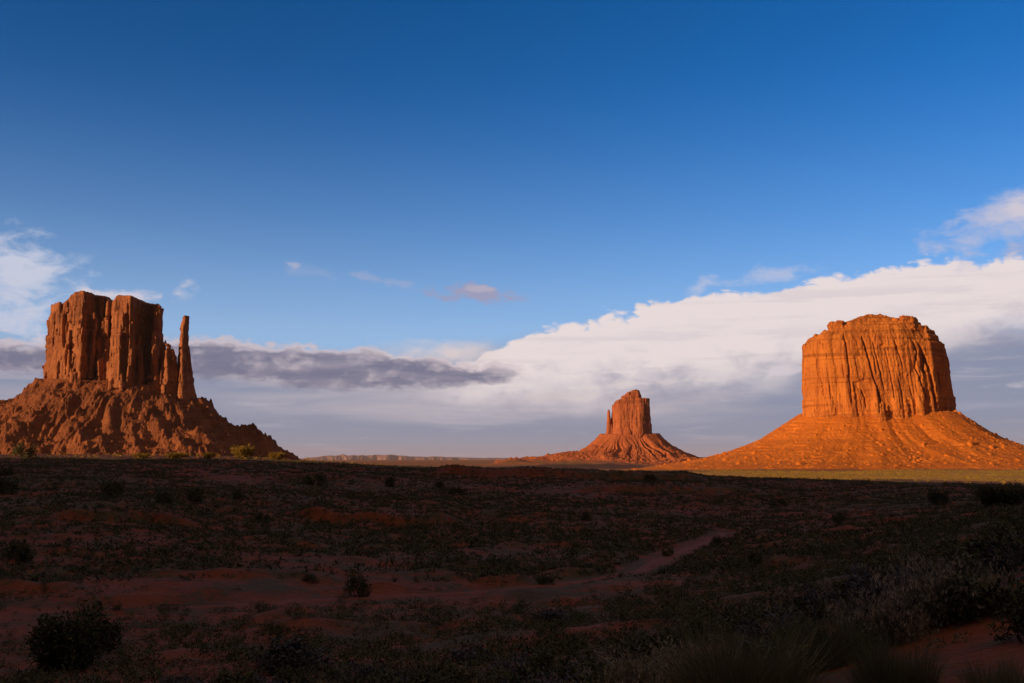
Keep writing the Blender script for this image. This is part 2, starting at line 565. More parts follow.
# ------------------------------------------------------------------ terrain height
UCOL = np.array([-250, 0, 250, 400, 512, 700, 850, 1024, 1280], float)
RROW = np.array([1, 3, 8, 15, 25, 50, 100, 150, 220, 330, 480, 680, 900, 1600, 2500, 4000, 8000, 20000, 90000], float)
ZT = np.array([
    #-250   0     250    400   512    700    850   1024  1280
    [-1.7, -1.7, -1.7, -1.7, -1.7, -1.7, -1.7, -1.7, -1.7],
    [-1.9, -1.9, -1.8, -1.8, -1.75, -1.7, -1.65, -1.55, -1.4],
    [-2.6, -2.6, -2.4, -2.3, -2.2, -1.9, -1.65, -1.3, -0.9],
    [-3.6, -3.6, -3.5, -3.4, -3.2, -2.6, -2.0, -1.25, -0.6],
    [-4.9, -4.9, -4.9, -4.9, -4.8, -4.0, -3.0, -1.6, -0.7],
    [-6.3, -6.5, -6.8, -7.0, -7.0, -6.3, -4.9, -2.8, -1.5],
    [-6.2, -6.5, -7.3, -7.9, -8.2, -8.2, -7.2, -4.6, -3.5],
    [-5.0, -5.4, -6.3, -7.4, -8.0, -8.3, -7.6, -5.6, -5.0],
    [-3.0, -3.2, -3.8, -5.4, -6.3, -7.0, -7.0, -6.6, -6.5],
    [-1.3, -1.3, -1.3, -2.6, -4.0, -5.2, -6.9, -8.6, -9.0],
    [0.9, 0.9, 0.6, -4.5, -9.0, -9.5, -12., -13., -14.],
    [2.6, 2.6, 2.0, -8.0, -14., -14., -15., -16., -16.],
    [-4.0, -4.0, -7.0, -14., -17., -17., -17.5, -18., -18.],
    [-6.0, -6.0, -8.0, -16., -21., -17., -14.5, -16., -18.],
    [-10., -10., -12., -16., -21., -20., -18., -18., -20.],
    [-14., -14., -14., -15., -19., -20., -20., -20., -20.],
    [-18., -18., -18., -14., -14., -16., -18., -18., -18.],
    [-25., -25., -25., -20., -20., -20., -22., -25., -25.],
    [-40., -40., -40., -40., -40., -40., -40., -40., -40.]])
_lr = np.linspace(0, math.log(90000), 340)
_uu = np.linspace(-250, 1280, 180)
_rows = np.array([np.interp(_uu, UCOL, row) for row in ZT])
_D = np.array([np.interp(_lr, np.log(RROW), _rows[:, j]) for j in range(len(_uu))]).T


def _blur(a, ax, k):
    for _ in range(2):
        p = np.pad(a, [(k, k) if i == ax else (0, 0) for i in range(2)], mode='edge')
        c = np.cumsum(np.insert(p, 0, 0, axis=ax), axis=ax)
        n = 2 * k + 1
        a = (np.take(c, np.arange(n, c.shape[ax]), axis=ax) - np.take(c, np.arange(0, c.shape[ax] - n), axis=ax)) / n
    return a


_D = _blur(_blur(_D, 0, 3), 1, 6)

PATH_XY = None


def h_base(x, y):
    r = np.maximum(np.hypot(x, y), 1.0)
    az = np.arctan2(x, y)
    u = 512 + F_PX * np.tan(np.clip(az, R(-37), R(37)))
    fu = np.clip((u + 250) / (1530) * 179, 0, 178.999)
    fr = np.clip(np.log(r) / math.log(90000) * 339, 0, 338.999)
    i = fr.astype(int); j = fu.astype(int); a = fr - i; b = fu - j
    z = (_D[i, j] * (1 - a) + _D[i + 1, j] * a) * (1 - b) + (_D[i, j + 1] * (1 - a) + _D[i + 1, j + 1] * a) * b
    # behind the camera: a single mean profile
    k = sstep(R(80), R(150), np.abs(az))
    zm = _D[i, 90] * (1 - a) + _D[i + 1, 90] * a
    return z * (1 - k) + (zm * 0.5 - 1.0) * k, u, r


def path_dist(x, y):
    d = np.full(np.shape(x), 1e9)
    for (ax, ay), (bx, by) in zip(PATH_XY[:-1], PATH_XY[1:]):
        vx, vy = bx - ax, by - ay
        t = np.clip(((x - ax) * vx + (y - ay) * vy) / (vx * vx + vy * vy), 0, 1)
        d = np.minimum(d, np.hypot(x - ax - t * vx, y - ay - t * vy))
    return d


def bank(u, r, u0, u1, rc, wob, hgt, w):
    rr = rc + wob
    m = sstep(u0, u0 + 40, u) * sstep(u1, u1 - 40, u)
    return m * hgt * sstep(rr - w, rr + w, r) * (1 - sstep(rr + 6, rr + 60, r))


def height(x, y, with_path=True):
    x = np.asarray(x, float); y = np.asarray(y, float)
    z, u, r = h_base(x, y)
    n = 0.10 * fb2(x / 1.3, y / 1.3, 3) + 0.5 * fb2(x / 7.0, y / 7.0, 3) * sstep(3, 25, r)
    n = n + 2.2 * fb2(x / 38.0 + 3, y / 38.0, 4) * sstep(25, 160, r)
    n = n + 6.0 * fb2(x / 240.0 + 7, y / 240.0, 4) * sstep(500, 1200, r)
    # low wind-cut hummocks
    hm = np.maximum(fb2(x / 4.0 + 40, y / 4.0, 2) - 0.06, 0) * 1.6 * sstep(10, 40, r)
    n = n + hm
    # rumpled badland knolls west of the far butte
    kn = sstep(470, 520, u) * sstep(660, 600, u) * sstep(2100, 2500, r) * sstep(3900, 3300, r)
    n = n + kn * (26 * np.maximum(fb2(x / 120.0 + 9, y / 120.0, 4) + 0.12, 0) + 6)
    if PATH_XY is not None and with_path:
        near = (r < 260) & (np.abs(np.arctan2(x, y)) < R(34))
        pd = np.full(x.shape, 1e9)
        if near.any():
            pd[near] = path_dist(x[near], y[near])
        n = n * (1 - 0.85 * sstep(3.4, 1.4, pd)) - 0.15 * sstep(3.2, 1.2, pd)
    wob = 14 * fb2(u / 45.0, u * 0 + 4.4, 3)
    n = n + bank(u, r, 40, 215, 112, wob, 1.0, 0.7) + bank(u, r, 280, 480, 120, wob, 1.1, 0.8)
    n = n + bank(u, r, 420, 720, 285, wob * 2.5, 2.2, 3.0) + bank(u, r, 560, 760, 215, wob * 2, 1.0, 1.5)
    return z + n


def ground_hit(px, py):
    dx, dy, dz = (float(q) for q in ray(px, py))
    h = math.hypot(dx, dy)
    rs = np.exp(np.linspace(math.log(2.0), math.log(6000), 1400))
    X = dx / h * rs; Y = dy / h * rs; Z = dz / h * rs
    g = height(X, Y)
    k = np.nonzero(Z <= g)[0]
    if len(k) == 0:
        k = [int(np.argmin(Z - g))]
    i = k[0]
    return float(X[i]), float(Y[i]), float(g[i]), float(rs[i])


_pp = [(722, 533), (712, 539), (690, 546), (664, 556), (632, 567), (592, 575), (548, 581), (462, 590), (330, 598), (205, 606), (60, 612)]
PATH_XY = None
_hits = [ground_hit(*p) for p in _pp]
PATH_XY = [(h[0], h[1]) for h in _hits]

# ------------------------------------------------------------------ ground sheet
m, nt, b = new_mat("red_desert_soil")
x, y, z = pos_xyz(nt)
rr = (x * x + y * y).m('SQRT')
n_a = noise(nt, vec(nt, x * 0.02, y * 0.02, 0.0), 1.0, 6, 0.6, 0.3)
n_b = noise(nt, vec(nt, x * 0.25, y * 0.25, 2.0), 1.0, 6, 0.65)
n_c = noise(nt, vec(nt, x * 2.2, y * 2.2, 5.0), 1.0, 5, 0.65)
soil = mixc(nt, (n_b + (n_c - 0.5) * 0.5).sm(0.3, 0.7), (0.235, 0.074, 0.036), (0.155, 0.049, 0.026))
soil = mixc(nt, n_a.sm(0.52, 0.68) * 0.6, soil, (0.26, 0.092, 0.050))
veg = (n_b * 0.6 + n_c * 0.4 + (n_a - 0.5) * 0.5).sm(0.45, 0.55)
soil = mixc(nt, veg * 0.85, soil, (0.080, 0.074, 0.042))
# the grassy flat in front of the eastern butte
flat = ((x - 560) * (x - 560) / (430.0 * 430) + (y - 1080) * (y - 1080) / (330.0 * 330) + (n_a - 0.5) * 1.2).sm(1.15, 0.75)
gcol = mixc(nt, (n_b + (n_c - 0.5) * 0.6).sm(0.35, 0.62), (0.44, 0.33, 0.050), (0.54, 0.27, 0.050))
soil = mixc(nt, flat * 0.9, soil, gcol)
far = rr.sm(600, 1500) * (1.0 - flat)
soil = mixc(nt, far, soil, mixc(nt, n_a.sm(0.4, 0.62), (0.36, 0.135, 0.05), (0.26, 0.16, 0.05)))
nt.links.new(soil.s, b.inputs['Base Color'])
add_bump(nt, b, n_b * 0.6 + n_c * 0.35, 1.0, 0.5)
M_soil = m

rad = np.concatenate([[0.0], np.exp(np.arange(0, math.log(42000), 0.009))])
az_in = np.linspace(R(-31), R(31), 820)
az_out = np.linspace(R(31), R(329), 190)[1:-1]
azs = np.concatenate([az_in, az_out])
RR, AA = np.meshgrid(rad, azs, indexing='ij')
GX, GY = RR * np.sin(AA), RR * np.cos(AA)
GZ = height(GX, GY)
ground = link("ground", mesh_data("ground", np.stack([GX, GY, GZ], -1).reshape(-1, 3), grid_faces(len(rad), len(azs), True)[:, ::-1], M_soil))
tag(ground, "red desert floor with scrub running out to the buttes", kind='structure')

# dirt track in the wash
m, nt, b = new_mat("pale_track_dust")
x, y, z = pos_xyz(nt)
c = mixc(nt, noise(nt, vec(nt, x * 0.8, y * 0.8, z), 1.0, 5, 0.6).sm(0.3, 0.7), (0.235, 0.082, 0.046), (0.175, 0.060, 0.034))
nt.links.new(c.s, b.inputs['Base Color'])
P = np.array(PATH_XY)
seg = np.r_[0, np.cumsum(np.hypot(*np.diff(P, axis=0).T))]
tt = np.arange(0, seg[-1], 0.35)
px_ = np.interp(tt, seg, P[:, 0]); py_ = np.interp(tt, seg, P[:, 1])
k = np.ones(31) / 31
px_ = np.convolve(np.pad(px_, 15, mode='edge'), k, 'valid'); py_ = np.convolve(np.pad(py_, 15, mode='edge'), k, 'valid')
tx, ty = np.gradient(px_), np.gradient(py_)
ln = np.hypot(tx, ty) + 1e-9
nx_, ny_ = -ty / ln, tx / ln
cols = np.linspace(-1, 1, 9)
wd = 0.72 + 0.6 * fb2(tt / 6.0, tt * 0 + 1, 3)
TX = px_[:, None] + nx_[:, None] * wd[:, None] * cols
TY = py_[:, None] + ny_[:, None] * wd[:, None] * cols
TZ = height(TX, TY) + 0.05 - 0.09 * np.abs(cols[None, :]) ** 3
track = link("dirt_track", mesh_data("dirt_track", np.stack([TX, TY, TZ], -1).reshape(-1, 3), grid_faces(len(tt), 9), m))
tag(track, "pale dirt track winding along the bottom of the wash", kind='structure')

# ------------------------------------------------------------------ distant mesas on the horizon
def far_range(name, px0, px1, prof, D, depth, mat, seed, label):
    uu = np.linspace(px0, px1, int((px1 - px0) * 1.6))
    azz = np.arctan((uu - 512) / F_PX)
    rows = np.array([0, .02, .05, .1, .16, .24, .34, .46, .6, .8, 1.0])
    rise = np.array([0, .12, .28, .5, .66, .90, 1.0, 1.0, .96, .7, 0])
    yt = np.interp(uu, [p[0] for p in prof], [p[1] for p in prof])
    H = (459.0 - yt) * 0.82 * D / F_PX
    vs = []
    for f, q in zip(rows, rise):
        wob = depth * 0.35 * fb2(uu / 9.0 + seed, uu * 0 + f * 1.3, 4)
        rj = D + depth * f + wob
        hz = H * q * (1 + 0.55 * fb2(uu / 7.0 + seed * 2, uu * 0 + f * 3, 4)) - 60 * (q == 0)
        vs.append(np.stack([rj * np.sin(azz), rj * np.cos(azz), hz - 25], 1))
    V_ = np.concatenate(vs)
    o = link(name, mesh_data(name, V_, grid_faces(len(rows), len(uu))[:, ::-1], mat, False))
    return tag(o, label, kind='structure')


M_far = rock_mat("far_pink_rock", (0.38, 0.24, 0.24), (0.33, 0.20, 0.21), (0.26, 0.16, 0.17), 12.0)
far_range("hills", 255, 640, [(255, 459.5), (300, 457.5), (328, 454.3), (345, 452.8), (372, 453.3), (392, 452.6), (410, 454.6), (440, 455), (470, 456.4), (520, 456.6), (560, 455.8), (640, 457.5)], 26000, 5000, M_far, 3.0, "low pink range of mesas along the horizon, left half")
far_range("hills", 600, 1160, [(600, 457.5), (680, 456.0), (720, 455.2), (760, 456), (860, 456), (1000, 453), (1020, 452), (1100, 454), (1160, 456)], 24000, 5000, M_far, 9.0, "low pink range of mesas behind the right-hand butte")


# ------------------------------------------------------------------ buttes
class Rock:
    """A rock body described as a field over a box grid, meshed with surface nets."""
    def __init__(s, x0, x1, y0, y1, z0, z1, h):
        s.h = h
        s.gx = np.arange(x0, x1, h); s.gy = np.arange(y0, y1, h); s.gz = np.arange(z0, z1, h)
        s.org = (x0, y0, z0)
        s.X, s.Y = np.meshgrid(s.gx, s.gy, indexing='ij')
        s.f = np.full((len(s.gx), len(s.gy), len(s.gz)), 50.0, np.float32)

    def poly(s, pts):
        """2-D signed distance (inside negative) of a convex polygon, points given clockwise or not."""
        pts = np.array(pts, float)
        a = 0.5 * np.sum(pts[:, 0] * np.roll(pts[:, 1], -1) - np.roll(pts[:, 0], -1) * pts[:, 1])
        if a < 0:
            pts = pts[::-1]
        d = np.full(s.X.shape, -1e9)
        for p, q in zip(pts, np.roll(pts, -1, axis=0)):
            e = q - p; n = np.array([e[1], -e[0]]) / np.hypot(*e)
            d = np.maximum(d, (s.X - p[0]) * n[0] + (s.Y - p[1]) * n[1])
        return d

    def disc(s, cx, cy, rx, ry):
        return (np.hypot((s.X - cx) / rx, (s.Y - cy) / ry) - 1) * min(rx, ry)

    def add(s, d2, taper, ztop, smooth=0.0):
        """Union with a column: plan d2, inset taper(z), top ztop (array over plan or number)."""
        tp = np.array([taper(z) for z in s.gz])
        zt = np.broadcast_to(ztop, s.X.shape)
        g = np.maximum(d2[:, :, None] + tp[None, None, :], (s.gz[None, None, :] - zt[:, :, None]) * 0.8).astype(np.float32)
        if smooth > 0:
            hh = np.clip(0.5 + 0.5 * (s.f - g) / smooth, 0, 1)
            s.f = s.f * (1 - hh) + g * hh - smooth * hh * (1 - hh)
        else:
            s.f = np.minimum(s.f, g)

    rim = None

    def fade(s, I, z):
        if s.rim is None:
            return 1.0
        return 0.25 + 0.75 * sstep(1.0, 13.0, s.rim[I[0], I[1]] - z)

    def band(s, w):
        I = np.nonzero(np.abs(s.f) < w)
        return I, s.gx[I[0]], s.gy[I[1]], s.gz[I[2]]

    def rough(s, flute=5.0, fs=16.0, zs=120.0, crack=4.0, blocks=1.6, ledge=1.0, seed=0.0, lean=0.0):
        I, x, y, z = s.band(10)
        xs = x + lean * z
        f1 = fb3(xs / fs + seed, y / fs, z / zs, 3)
        w = xs + 6 * fb3(x / 40 + 3 + seed, y / 40, z / 60, 2)
        n2 = fb3(w / (fs * 0.62) + 7 + seed, y / (fs * 0.62), z / (zs * 1.4), 2)
        rid = np.clip(1 - np.abs(n2) / 0.055, 0, 1)
        gate = sstep(-0.08, 0.12, fb3(x / 35 + seed, y / 35, z / 45 + 4, 2))
        b1 = fb3(x / 6 + seed, y / 6, z / 9, 3)
        led = fb3(x / 90 + seed, y / 90, z / 5.5, 3)
        s.f[I] += ((-flute * 2.2 * f1 + crack * rid * (0.35 + 0.65 * gate)) * s.fade(I, z) + -blocks * 2 * b1 - ledge * 2 * led).astype(np.float32)

    def joints(s, cell, amp, zband, seed=0, groove=1.0, gw=0.10, lean=0.0):
        """Blocks bounded by vertical joints and bedding breaks, each standing out by its own amount."""
        I, x, y, z = s.band(8)
        xs = x + lean * z + 3.0 * fb3(x / 30, y / 30, z / 40 + seed, 2)
        ys = y + 3.0 * fb3(x / 30 + 8, y / 30, z / 40 + seed, 2)
        col, _ = voro(xs / (cell * 2.2), ys / (cell * 2.2), seed + 40)
        zz = z / (zband * (0.7 + 0.6 * col)) + col * 7 + 0.25 * fb3(x / 25, y / 25, z / 25, 2)
        lev = np.floor(zz)
        v, e = voro(xs / cell, ys / cell, (seed * 100 + lev).astype(np.int64))
        zf = np.abs(zz - lev - 0.5)
        g = groove * np.clip(1 - e / gw, 0, 1) + groove * 0.5 * np.clip((zf - 0.46) / 0.04, 0, 1)
        s.f[I] += ((amp * (v - 0.5) * 2 + g) * s.fade(I, z)).astype(np.float32)

    def soften(s, k=0.7):
        """Weathers away slivers only a cell wide."""
        g = s.f
        for ax in range(3):
            a = np.moveaxis(g, ax, 0).copy()
            a[1:-1] = 0.25 * a[:-2] + 0.5 * a[1:-1] + 0.25 * a[2:]
            g = np.moveaxis(a, 0, ax)
        s.f = (s.f * (1 - k) + g * k).astype(np.float32)

    def cut(s, xz, w, depth, yhalf):
        """A crack whose line is given in front view as (x, z) points."""
        xz = sorted(xz, key=lambda p: p[1])
        zz = [p[1] for p in xz]
        xl = np.interp(s.gz, zz, [p[0] for p in xz])
        on = (s.gz > zz[0]) & (s.gz < zz[-1])
        tz = np.clip(np.minimum(s.gz - zz[0], zz[-1] - s.gz) / 12.0, 0, 1)
        wob = 1.2 * (vn3(s.gx[:, None] * 0 + s.gz[None, :] / 9.0, s.gz[None, :] * 0 + xl[0] * .1, s.gz[None, :] * 0) - 0.5)
        pd = np.abs(s.gx[:, None] - xl[None, :] - wob)
        g = ((w * tz)[None, :] - pd)[:, None, :] + np.zeros((1, len(s.gy), 1))
        g = np.minimum(g, s.f + depth)
        g = np.where((s.gy[None, :, None] < yhalf) & on[None, None, :], g, -1e3)
        s.f = np.maximum(s.f, g.astype(np.float32))

    def mesh(s, name, mat, parent, smooth=False):
        s.soften()
        # close the box
        s.f[0] = s.f[-1] = 9; s.f[:, 0] = s.f[:, -1] = 9; s.f[:, :, -1] = 9; s.f[:, :, 0] = 9
        P, Q = surface_nets(s.f, s.org, s.h)
        P = P - np.array(parent.location)
        return link(name, mesh_data(name, P, Q, mat, smooth), parent)


def empty(name, loc):
    o = bpy.data.objects.new(name, None)
    COL.objects.link(o)
    o.location = loc
    o.empty_display_size = 20
    return o


def lin(z0, v0, z1, v1):
    return lambda z: v0 + (v1 - v0) * (z - z0) / (z1 - z0)


def talus(name, mat, parent, Y0, x0, x1, y0, y1, h, hfun, smooth=True):
    gx = np.arange(x0, x1, h); gy = np.arange(y0, y1, h)
    X, Y = np.meshgrid(gx, gy, indexing='ij')
    Z = hfun(X, Y)
    bd = np.minimum(np.minimum(X - x0, x1 - X), np.minimum(Y - y0, y1 - Y))
    Z = Z - 60 * sstep(70, 0, bd)
    V_ = np.stack([X, Y, Z], -1).reshape(-1, 3) - np.array(parent.location)
    return link(name, mesh_data(name, V_, grid_faces(len(gx), len(gy))[:, ::-1], mat, smooth), parent)


def seg_dist(X, Y, pts):
    d = np.full(X.shape, 1e9)
    for (ax, ay), (bx, by) in zip(pts[:-1], pts[1:]):
        vx, vy = bx - ax, by - ay
        t = np.clip(((X - ax) * vx + (Y - ay) * vy) / (vx * vx + vy * vy), 0, 1)
        d = np.minimum(d, np.hypot(X - ax - t * vx, Y - ay - t * vy))
    return d


# ---- western mitten (left)
YW = 1660.0
KW = YW / F_PX
def wx(px): return float(at_depth(px, 400, YW)[0])
def wz(py): return float(at_depth(120, py, YW)[1])
def wp(pts): return [(float(at_depth(px, 400, YW + dy)[0]), YW + dy) for px, dy in pts]
def wxd(px, dy): return float(at_depth(px, 400, YW + dy)[0])
def wzd(py, dy): return float(at_depth(120, py, YW + dy)[1])
butte_w = tag(empty("sandstone_butte", (wx(118), YW + 60, -8)),
              "dark brown mitten-shaped butte with a thin thumb spire, on a rubbly half-shaded slope", "butte", "three sandstone buttes")
rk = Rock(wxd(34, 70), wxd(186, -95), YW - 95, YW + 125, wz(404), wz(286), 1.3)
sil = [(40, 306), (50, 304), (54, 299), (60, 295), (66, 292.5), (76, 291), (88, 292), (94, 294), (98, 297.5), (106, 298), (112, 296.5), (128, 296.5), (138, 299), (144, 302), (152, 303), (158, 306), (162, 311)]
ztopw = np.interp(rk.X, [wxd(p[0], -35) for p in sil], [wzd(p[1], -35) for p in sil]) + 2.0 * fb2(rk.X / 9, rk.Y / 9, 3) - 0.03 * np.maximum(rk.Y - YW, 0)
rk.rim = ztopw
zb, zt = wz(392), wz(294)
rk.add(rk.poly(wp([(50, 15), (62, -6), (146, 6), (159, 22), (155, 70), (66, 85)])), lin(zb, -4, zt, 4), ztopw)
# buttresses, each a prow with a lit left flank and a shaded right flank
rk.add(rk.poly(wp([(47, 28), (51, -8), (57, -26), (76, -50), (81, -48), (101, 14), (80, 60)])), lin(zb, -4, zt, 5), ztopw - 1)
rk.add(rk.poly(wp([(44, 30), (47, -2), (52, -22), (57, -24), (62, 24)])), lin(zb, -3, zt, 3), wz(303) + 0 * ztopw)
rk.add(rk.poly(wp([(60, -10), (62, -42), (67, -52), (72, -20)])), lin(zb, -3, zt, 4), wz(330) + 0 * ztopw)
rk.add(rk.poly(wp([(72, -20), (73, -52), (79, -58), (84, -20)])), lin(zb, -3, zt, 4), wz(300) + 0 * ztopw)
rk.add(rk.poly(wp([(92, 14), (95, -16), (99, -24), (104, 14)])), lin(zb, -3, zt, 2), ztopw - 1)
rk.add(rk.poly(wp([(97, 14), (101, -24), (104, -30), (112, 16)])), lin(zb, -3, zt, 2), ztopw - 2)
rk.add(rk.poly(wp([(84, 10), (87, -34), (91, -38), (97, 10)])), lin(zb, -3, zt, 3), wz(318) + 0 * ztopw)
rk.add(rk.poly(wp([(133, 10), (135, -38), (138, -42), (145, 10)])), lin(zb, -3, zt, 3), wz(326) + 0 * ztopw)
rk.add(rk.poly(wp([(104, 10), (107, -30), (111, -50), (127, -60), (131, -54), (152, 24), (125, 60)])), lin(zb, -4, zt, 4), ztopw - 1)
rk.add(rk.poly(wp([(111, -30), (114, -62), (118, -66), (124, -40)])), lin(zb, -3, zt, 2), wz(318))
rk.add(rk.poly(wp([(147, 24), (148, -16), (152, -36), (157, -34), (162, 20), (152, 60)])), lin(zb, -2, zt, 2), ztopw)
# leaning slabs along the foot
for (pxa, pxb, dy, top) in ((56, 61, -34, 358), (69, 73, -54, 368), (95, 104, -32, 357), (119, 123, -66, 372), (136, 143, -36, 352), (146, 149, -34, 368),
                            (150, 153, -32, 374), (154, 158, -30, 368), (86, 90, -40, 372), (47, 50, -18, 374), (158, 161, -24, 374), (43, 47, -4, 372), (110, 114, -62, 377), (131, 134, -52, 374)):
    rw = (pxb - pxa) * KW / 2 + 1.2
    rk.add(rk.disc(wxd((pxa + pxb) / 2, dy), YW + dy, rw, rw * 1.6), lin(zb, -1.5, wz(top), rw * 0.5), wzd(top, dy) + 3 * fb2(rk.X / 4, rk.Y / 4, 2), 2.5)
# broken shoulder between block and thumb
for (pxa, pxb, dy, top) in ((158, 164, -18, 354), (161.5, 164, 6, 339), (163, 169, -30, 345), (167.5, 172.5, -24, 349), (171, 177, -18, 354), (160, 170, 8, 356), (165, 170, -30, 364), (170, 179, 4, 364), (174, 179, -14, 384)):
    rw = (pxb - pxa) * KW / 2 + 0.6
    rk.add(rk.disc(wxd((pxa + pxb) / 2, dy), YW + dy, rw, rw * 1.8), lin(zb, -2.5, wz(top), rw * 0.3), wzd(top, dy) + 2.5 * fb2(rk.X / 4, rk.Y / 4, 2), 1.0)
rk.rough(5.0, 40, 140, 0.0, 0.0, 0.0, 2.0, 0.03)
rk.joints(19, 2.6, 85, 1, 1.6, 0.12, 0.03)
rk.joints(8.5, 1.7, 30, 2, 2.8, 0.20, 0.03)
rk.rough(2.2, 17, 90, 4.0, 1.3, 1.2, 0.0, 0.03)
rk.joints(4.2, 0.6, 9, 3, 0.5, 0.2)
rk.cut([(wxd(61, -30), wz(352)), (wxd(59, -30), wz(330)), (wxd(60, -30), wz(312))], 3.2, 10, YW)
rk.cut([(wxd(66, -40), wz(372)), (wxd(66, -40), wz(345))], 2.5, 8, YW)
rk.cut([(wxd(124, -58), wz(385)), (wxd(125, -58), wz(340)), (wxd(123, -58), wz(305))], 1.6, 8, YW - 20)
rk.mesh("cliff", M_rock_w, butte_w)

rk = Rock(wx(172), wx(203), YW - 60, YW + 45, wz(412), wz(312), 0.9)
zs = [wz(q) for q in (405, 392, 380, 366, 345, 330, 322, 318, 316)]
rw = [23, 18.5, 15, 12, 9.4, 7.6, 6.2, 6.4, 5.2]
tz_ = np.array(zs); tr_ = np.array(rw)
cxs = np.interp(rk.gz, tz_, [wx(q) for q in (187.5, 186.5, 186, 185, 183.8, 183.8, 184.8, 185, 185)])
rz = np.interp(rk.gz, tz_, tr_)
d = np.hypot((rk.gx[:, None, None] - cxs) , (rk.gy[None, :, None] - (YW - 12)) / 1.25) - rz
# squared plan so that one flank stays in shade
d2 = np.maximum(np.abs(rk.gx[:, None, None] - cxs) * 0.8 + np.abs(rk.gy[None, :, None] - (YW - 12)) * 0.62, d * 0.9 + rz * 0.0) - rz * 0.0
rk.f = np.maximum(d, np.abs(rk.gx[:, None, None] - cxs - 1.0) * 0.98 + np.abs(rk.gy[None, :, None] - (YW - 12)) * 0.74 - rz * 1.05).astype(np.float32)
rk.f = np.maximum(rk.f, (rk.gz - wz(317))[None, None, :]).astype(np.float32)
rk.joints(6.5, 0.9, 16, 5, 0.8, 0.2)
rk.rough(1.2, 8, 40, 1.3, 1.0, 1.0, 5.0)
rk.mesh("spire", M_rock_w, butte_w)


def talus_w(X, Y):
    core = [(wx(76), YW + 10), (wx(140), YW + 10), (wx(180), YW + 4)]
    rad_ = np.interp(X, [wx(140), wx(186)], [62, 24])
    d = np.maximum(seg_dist(X, Y, core) - rad_, 0)
    left = [(wx(60), YW + 20), (wx(-60), YW + 10), (wx(-200), YW + 60)]
    dl = np.maximum(seg_dist(X, Y, left) - 8, 0)
    wx_ = X + 40 * fb2(X / 60, Y / 60, 3); wy_ = Y + 40 * fb2(X / 60 + 9, Y / 60 + 4, 3)
    ang = np.arctan2(wy_ - (YW + 60), wx_ - wx(120))
    top = np.interp(X, [wx(-200), wx(0), wx(45), wx(120), wx(160), wx(190)], [wz(425), wz(394), wz(381), wz(385), wz(388), wz(398)])
    g = fb2(ang * 6 + 3, d / 160.0, 4)
    dd = d * (1 + 0.45 * g)
    prof = np.interp(dd, [0, 26, 60, 95, 128, 165, 220, 300, 420], [1.0, 0.80, 0.52, 0.29, 0.11, -0.03, -0.10, -0.22, -0.5])
    z1 = prof * (top + 2)
    topl = np.interp(X, [wx(-200), wx(-60), wx(0), wx(50)], [wz(430), wz(408), wz(396.5), wz(383)])
    z2 = topl - dl * 0.60
    z = np.maximum(z1, z2)
    e = sstep(-25, 15, z)
    gul = -np.abs(fb2(ang * 5 + 9, d / 160.0, 3)) * 50 + 7 + 36 * fb2(X / 58 + 3, Y / 58, 2)
    z = z + e * sstep(4, 45, d) * gul * sstep(260, 80, d)
    lump = fb2(X / 34, Y / 34, 4)
    z = z + e * sstep(0, 14, d) * (22.0 * lump + 6.0 * fb2(X / 9 + 5, Y / 9, 3) + boulders(X, Y, 24, .5, 3.5, 10, 3, .6) + boulders(X, Y, 10, .8, 2.0, 5.0, 13, .7) + boulders(X, Y, 5.5, .7, 1.0, 3.0, 23, 1.1))
    return z


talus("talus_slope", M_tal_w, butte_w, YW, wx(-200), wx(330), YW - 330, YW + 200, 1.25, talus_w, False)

# ---- eastern mitten (middle distance)
YE = 3900.0
def ex(px): return float(at_depth(px, 430, YE)[0])
def ez(py): return float(at_depth(630, py, YE)[1])
def ep(pts): return [(float(at_depth(px, 430, YE + dy)[0]), YE + dy) for px, dy in pts]
butte_e = tag(empty("sandstone_butte", (ex(632), YE + 60, -18)),
              "small far red butte with a stubby left thumb, between the two big ones", "butte", "three sandstone buttes")
rk = Rock(ex(600), ex(657), YE - 120, YE + 170, ez(440), ez(387), 2.2)
sil = [(606, 424), (612.4, 421.5), (613.2, 409), (614.4, 405.5), (616, 402.5), (618, 400.6), (622.2, 399.6), (622.5, 396.6), (627.2, 395.4), (627.6, 392.6), (632, 391.2), (639.8, 390.6), (640.3, 395), (642, 396.4), (642.4, 398), (647.5, 398.6), (648.5, 402), (650, 408), (652, 416)]
zte = np.interp(rk.X, [float(at_depth(p[0], 430, YE - 30)[0]) for p in sil], [ez(p[1]) for p in sil]) + 2 * fb2(rk.X / 14, rk.Y / 14, 3)
zb, zt = ez(436), ez(398)
def ledge_e(z): return float(np.interp(z, [zb, ez(399.5), ez(399), ez(391)], [-5, 3, 10, 14]))
rk.add(rk.poly(ep([(612.6, 10), (614.0, -34), (619, -58), (640, -66), (645.5, -56), (651, 10), (649, 100), (618, 100)])), lin(zb, -5, zt, 3), np.minimum(zte, ez(398.6) + 1.5 * fb2(rk.X / 12, rk.Y / 12, 2)))
rk.add(rk.poly(ep([(621.8, -40), (628, -54), (639, -56), (641.6, -44), (642, 50), (622, 50)])), lin(zb, -1, zt, 0), zte)
rk.add(rk.poly(ep([(612, 0), (616, -36), (622, -40), (622, 40)])), lin(zb, -4, zt, 2), ez(405))
rk.add(rk.poly(ep([(640, -40), (644, -62), (648.5, -44), (650.5, 0), (640, 30)])), lin(zb, -4, zt, 2), ez(399))
rk.joints(30, 3.0, 120, 11, 2.0, 0.12)
rk.joints(13, 1.6, 40, 12, 1.6, 0.16)
rk.rough(2.4, 24, 160, 4.0, 1.6, 1.4, 3.0)
rk.mesh("cliff", M_rock_e, butte_e)
rk = Rock(ex(602), ex(616), YE - 45, YE + 30, ez(440), ez(407), 1.6)
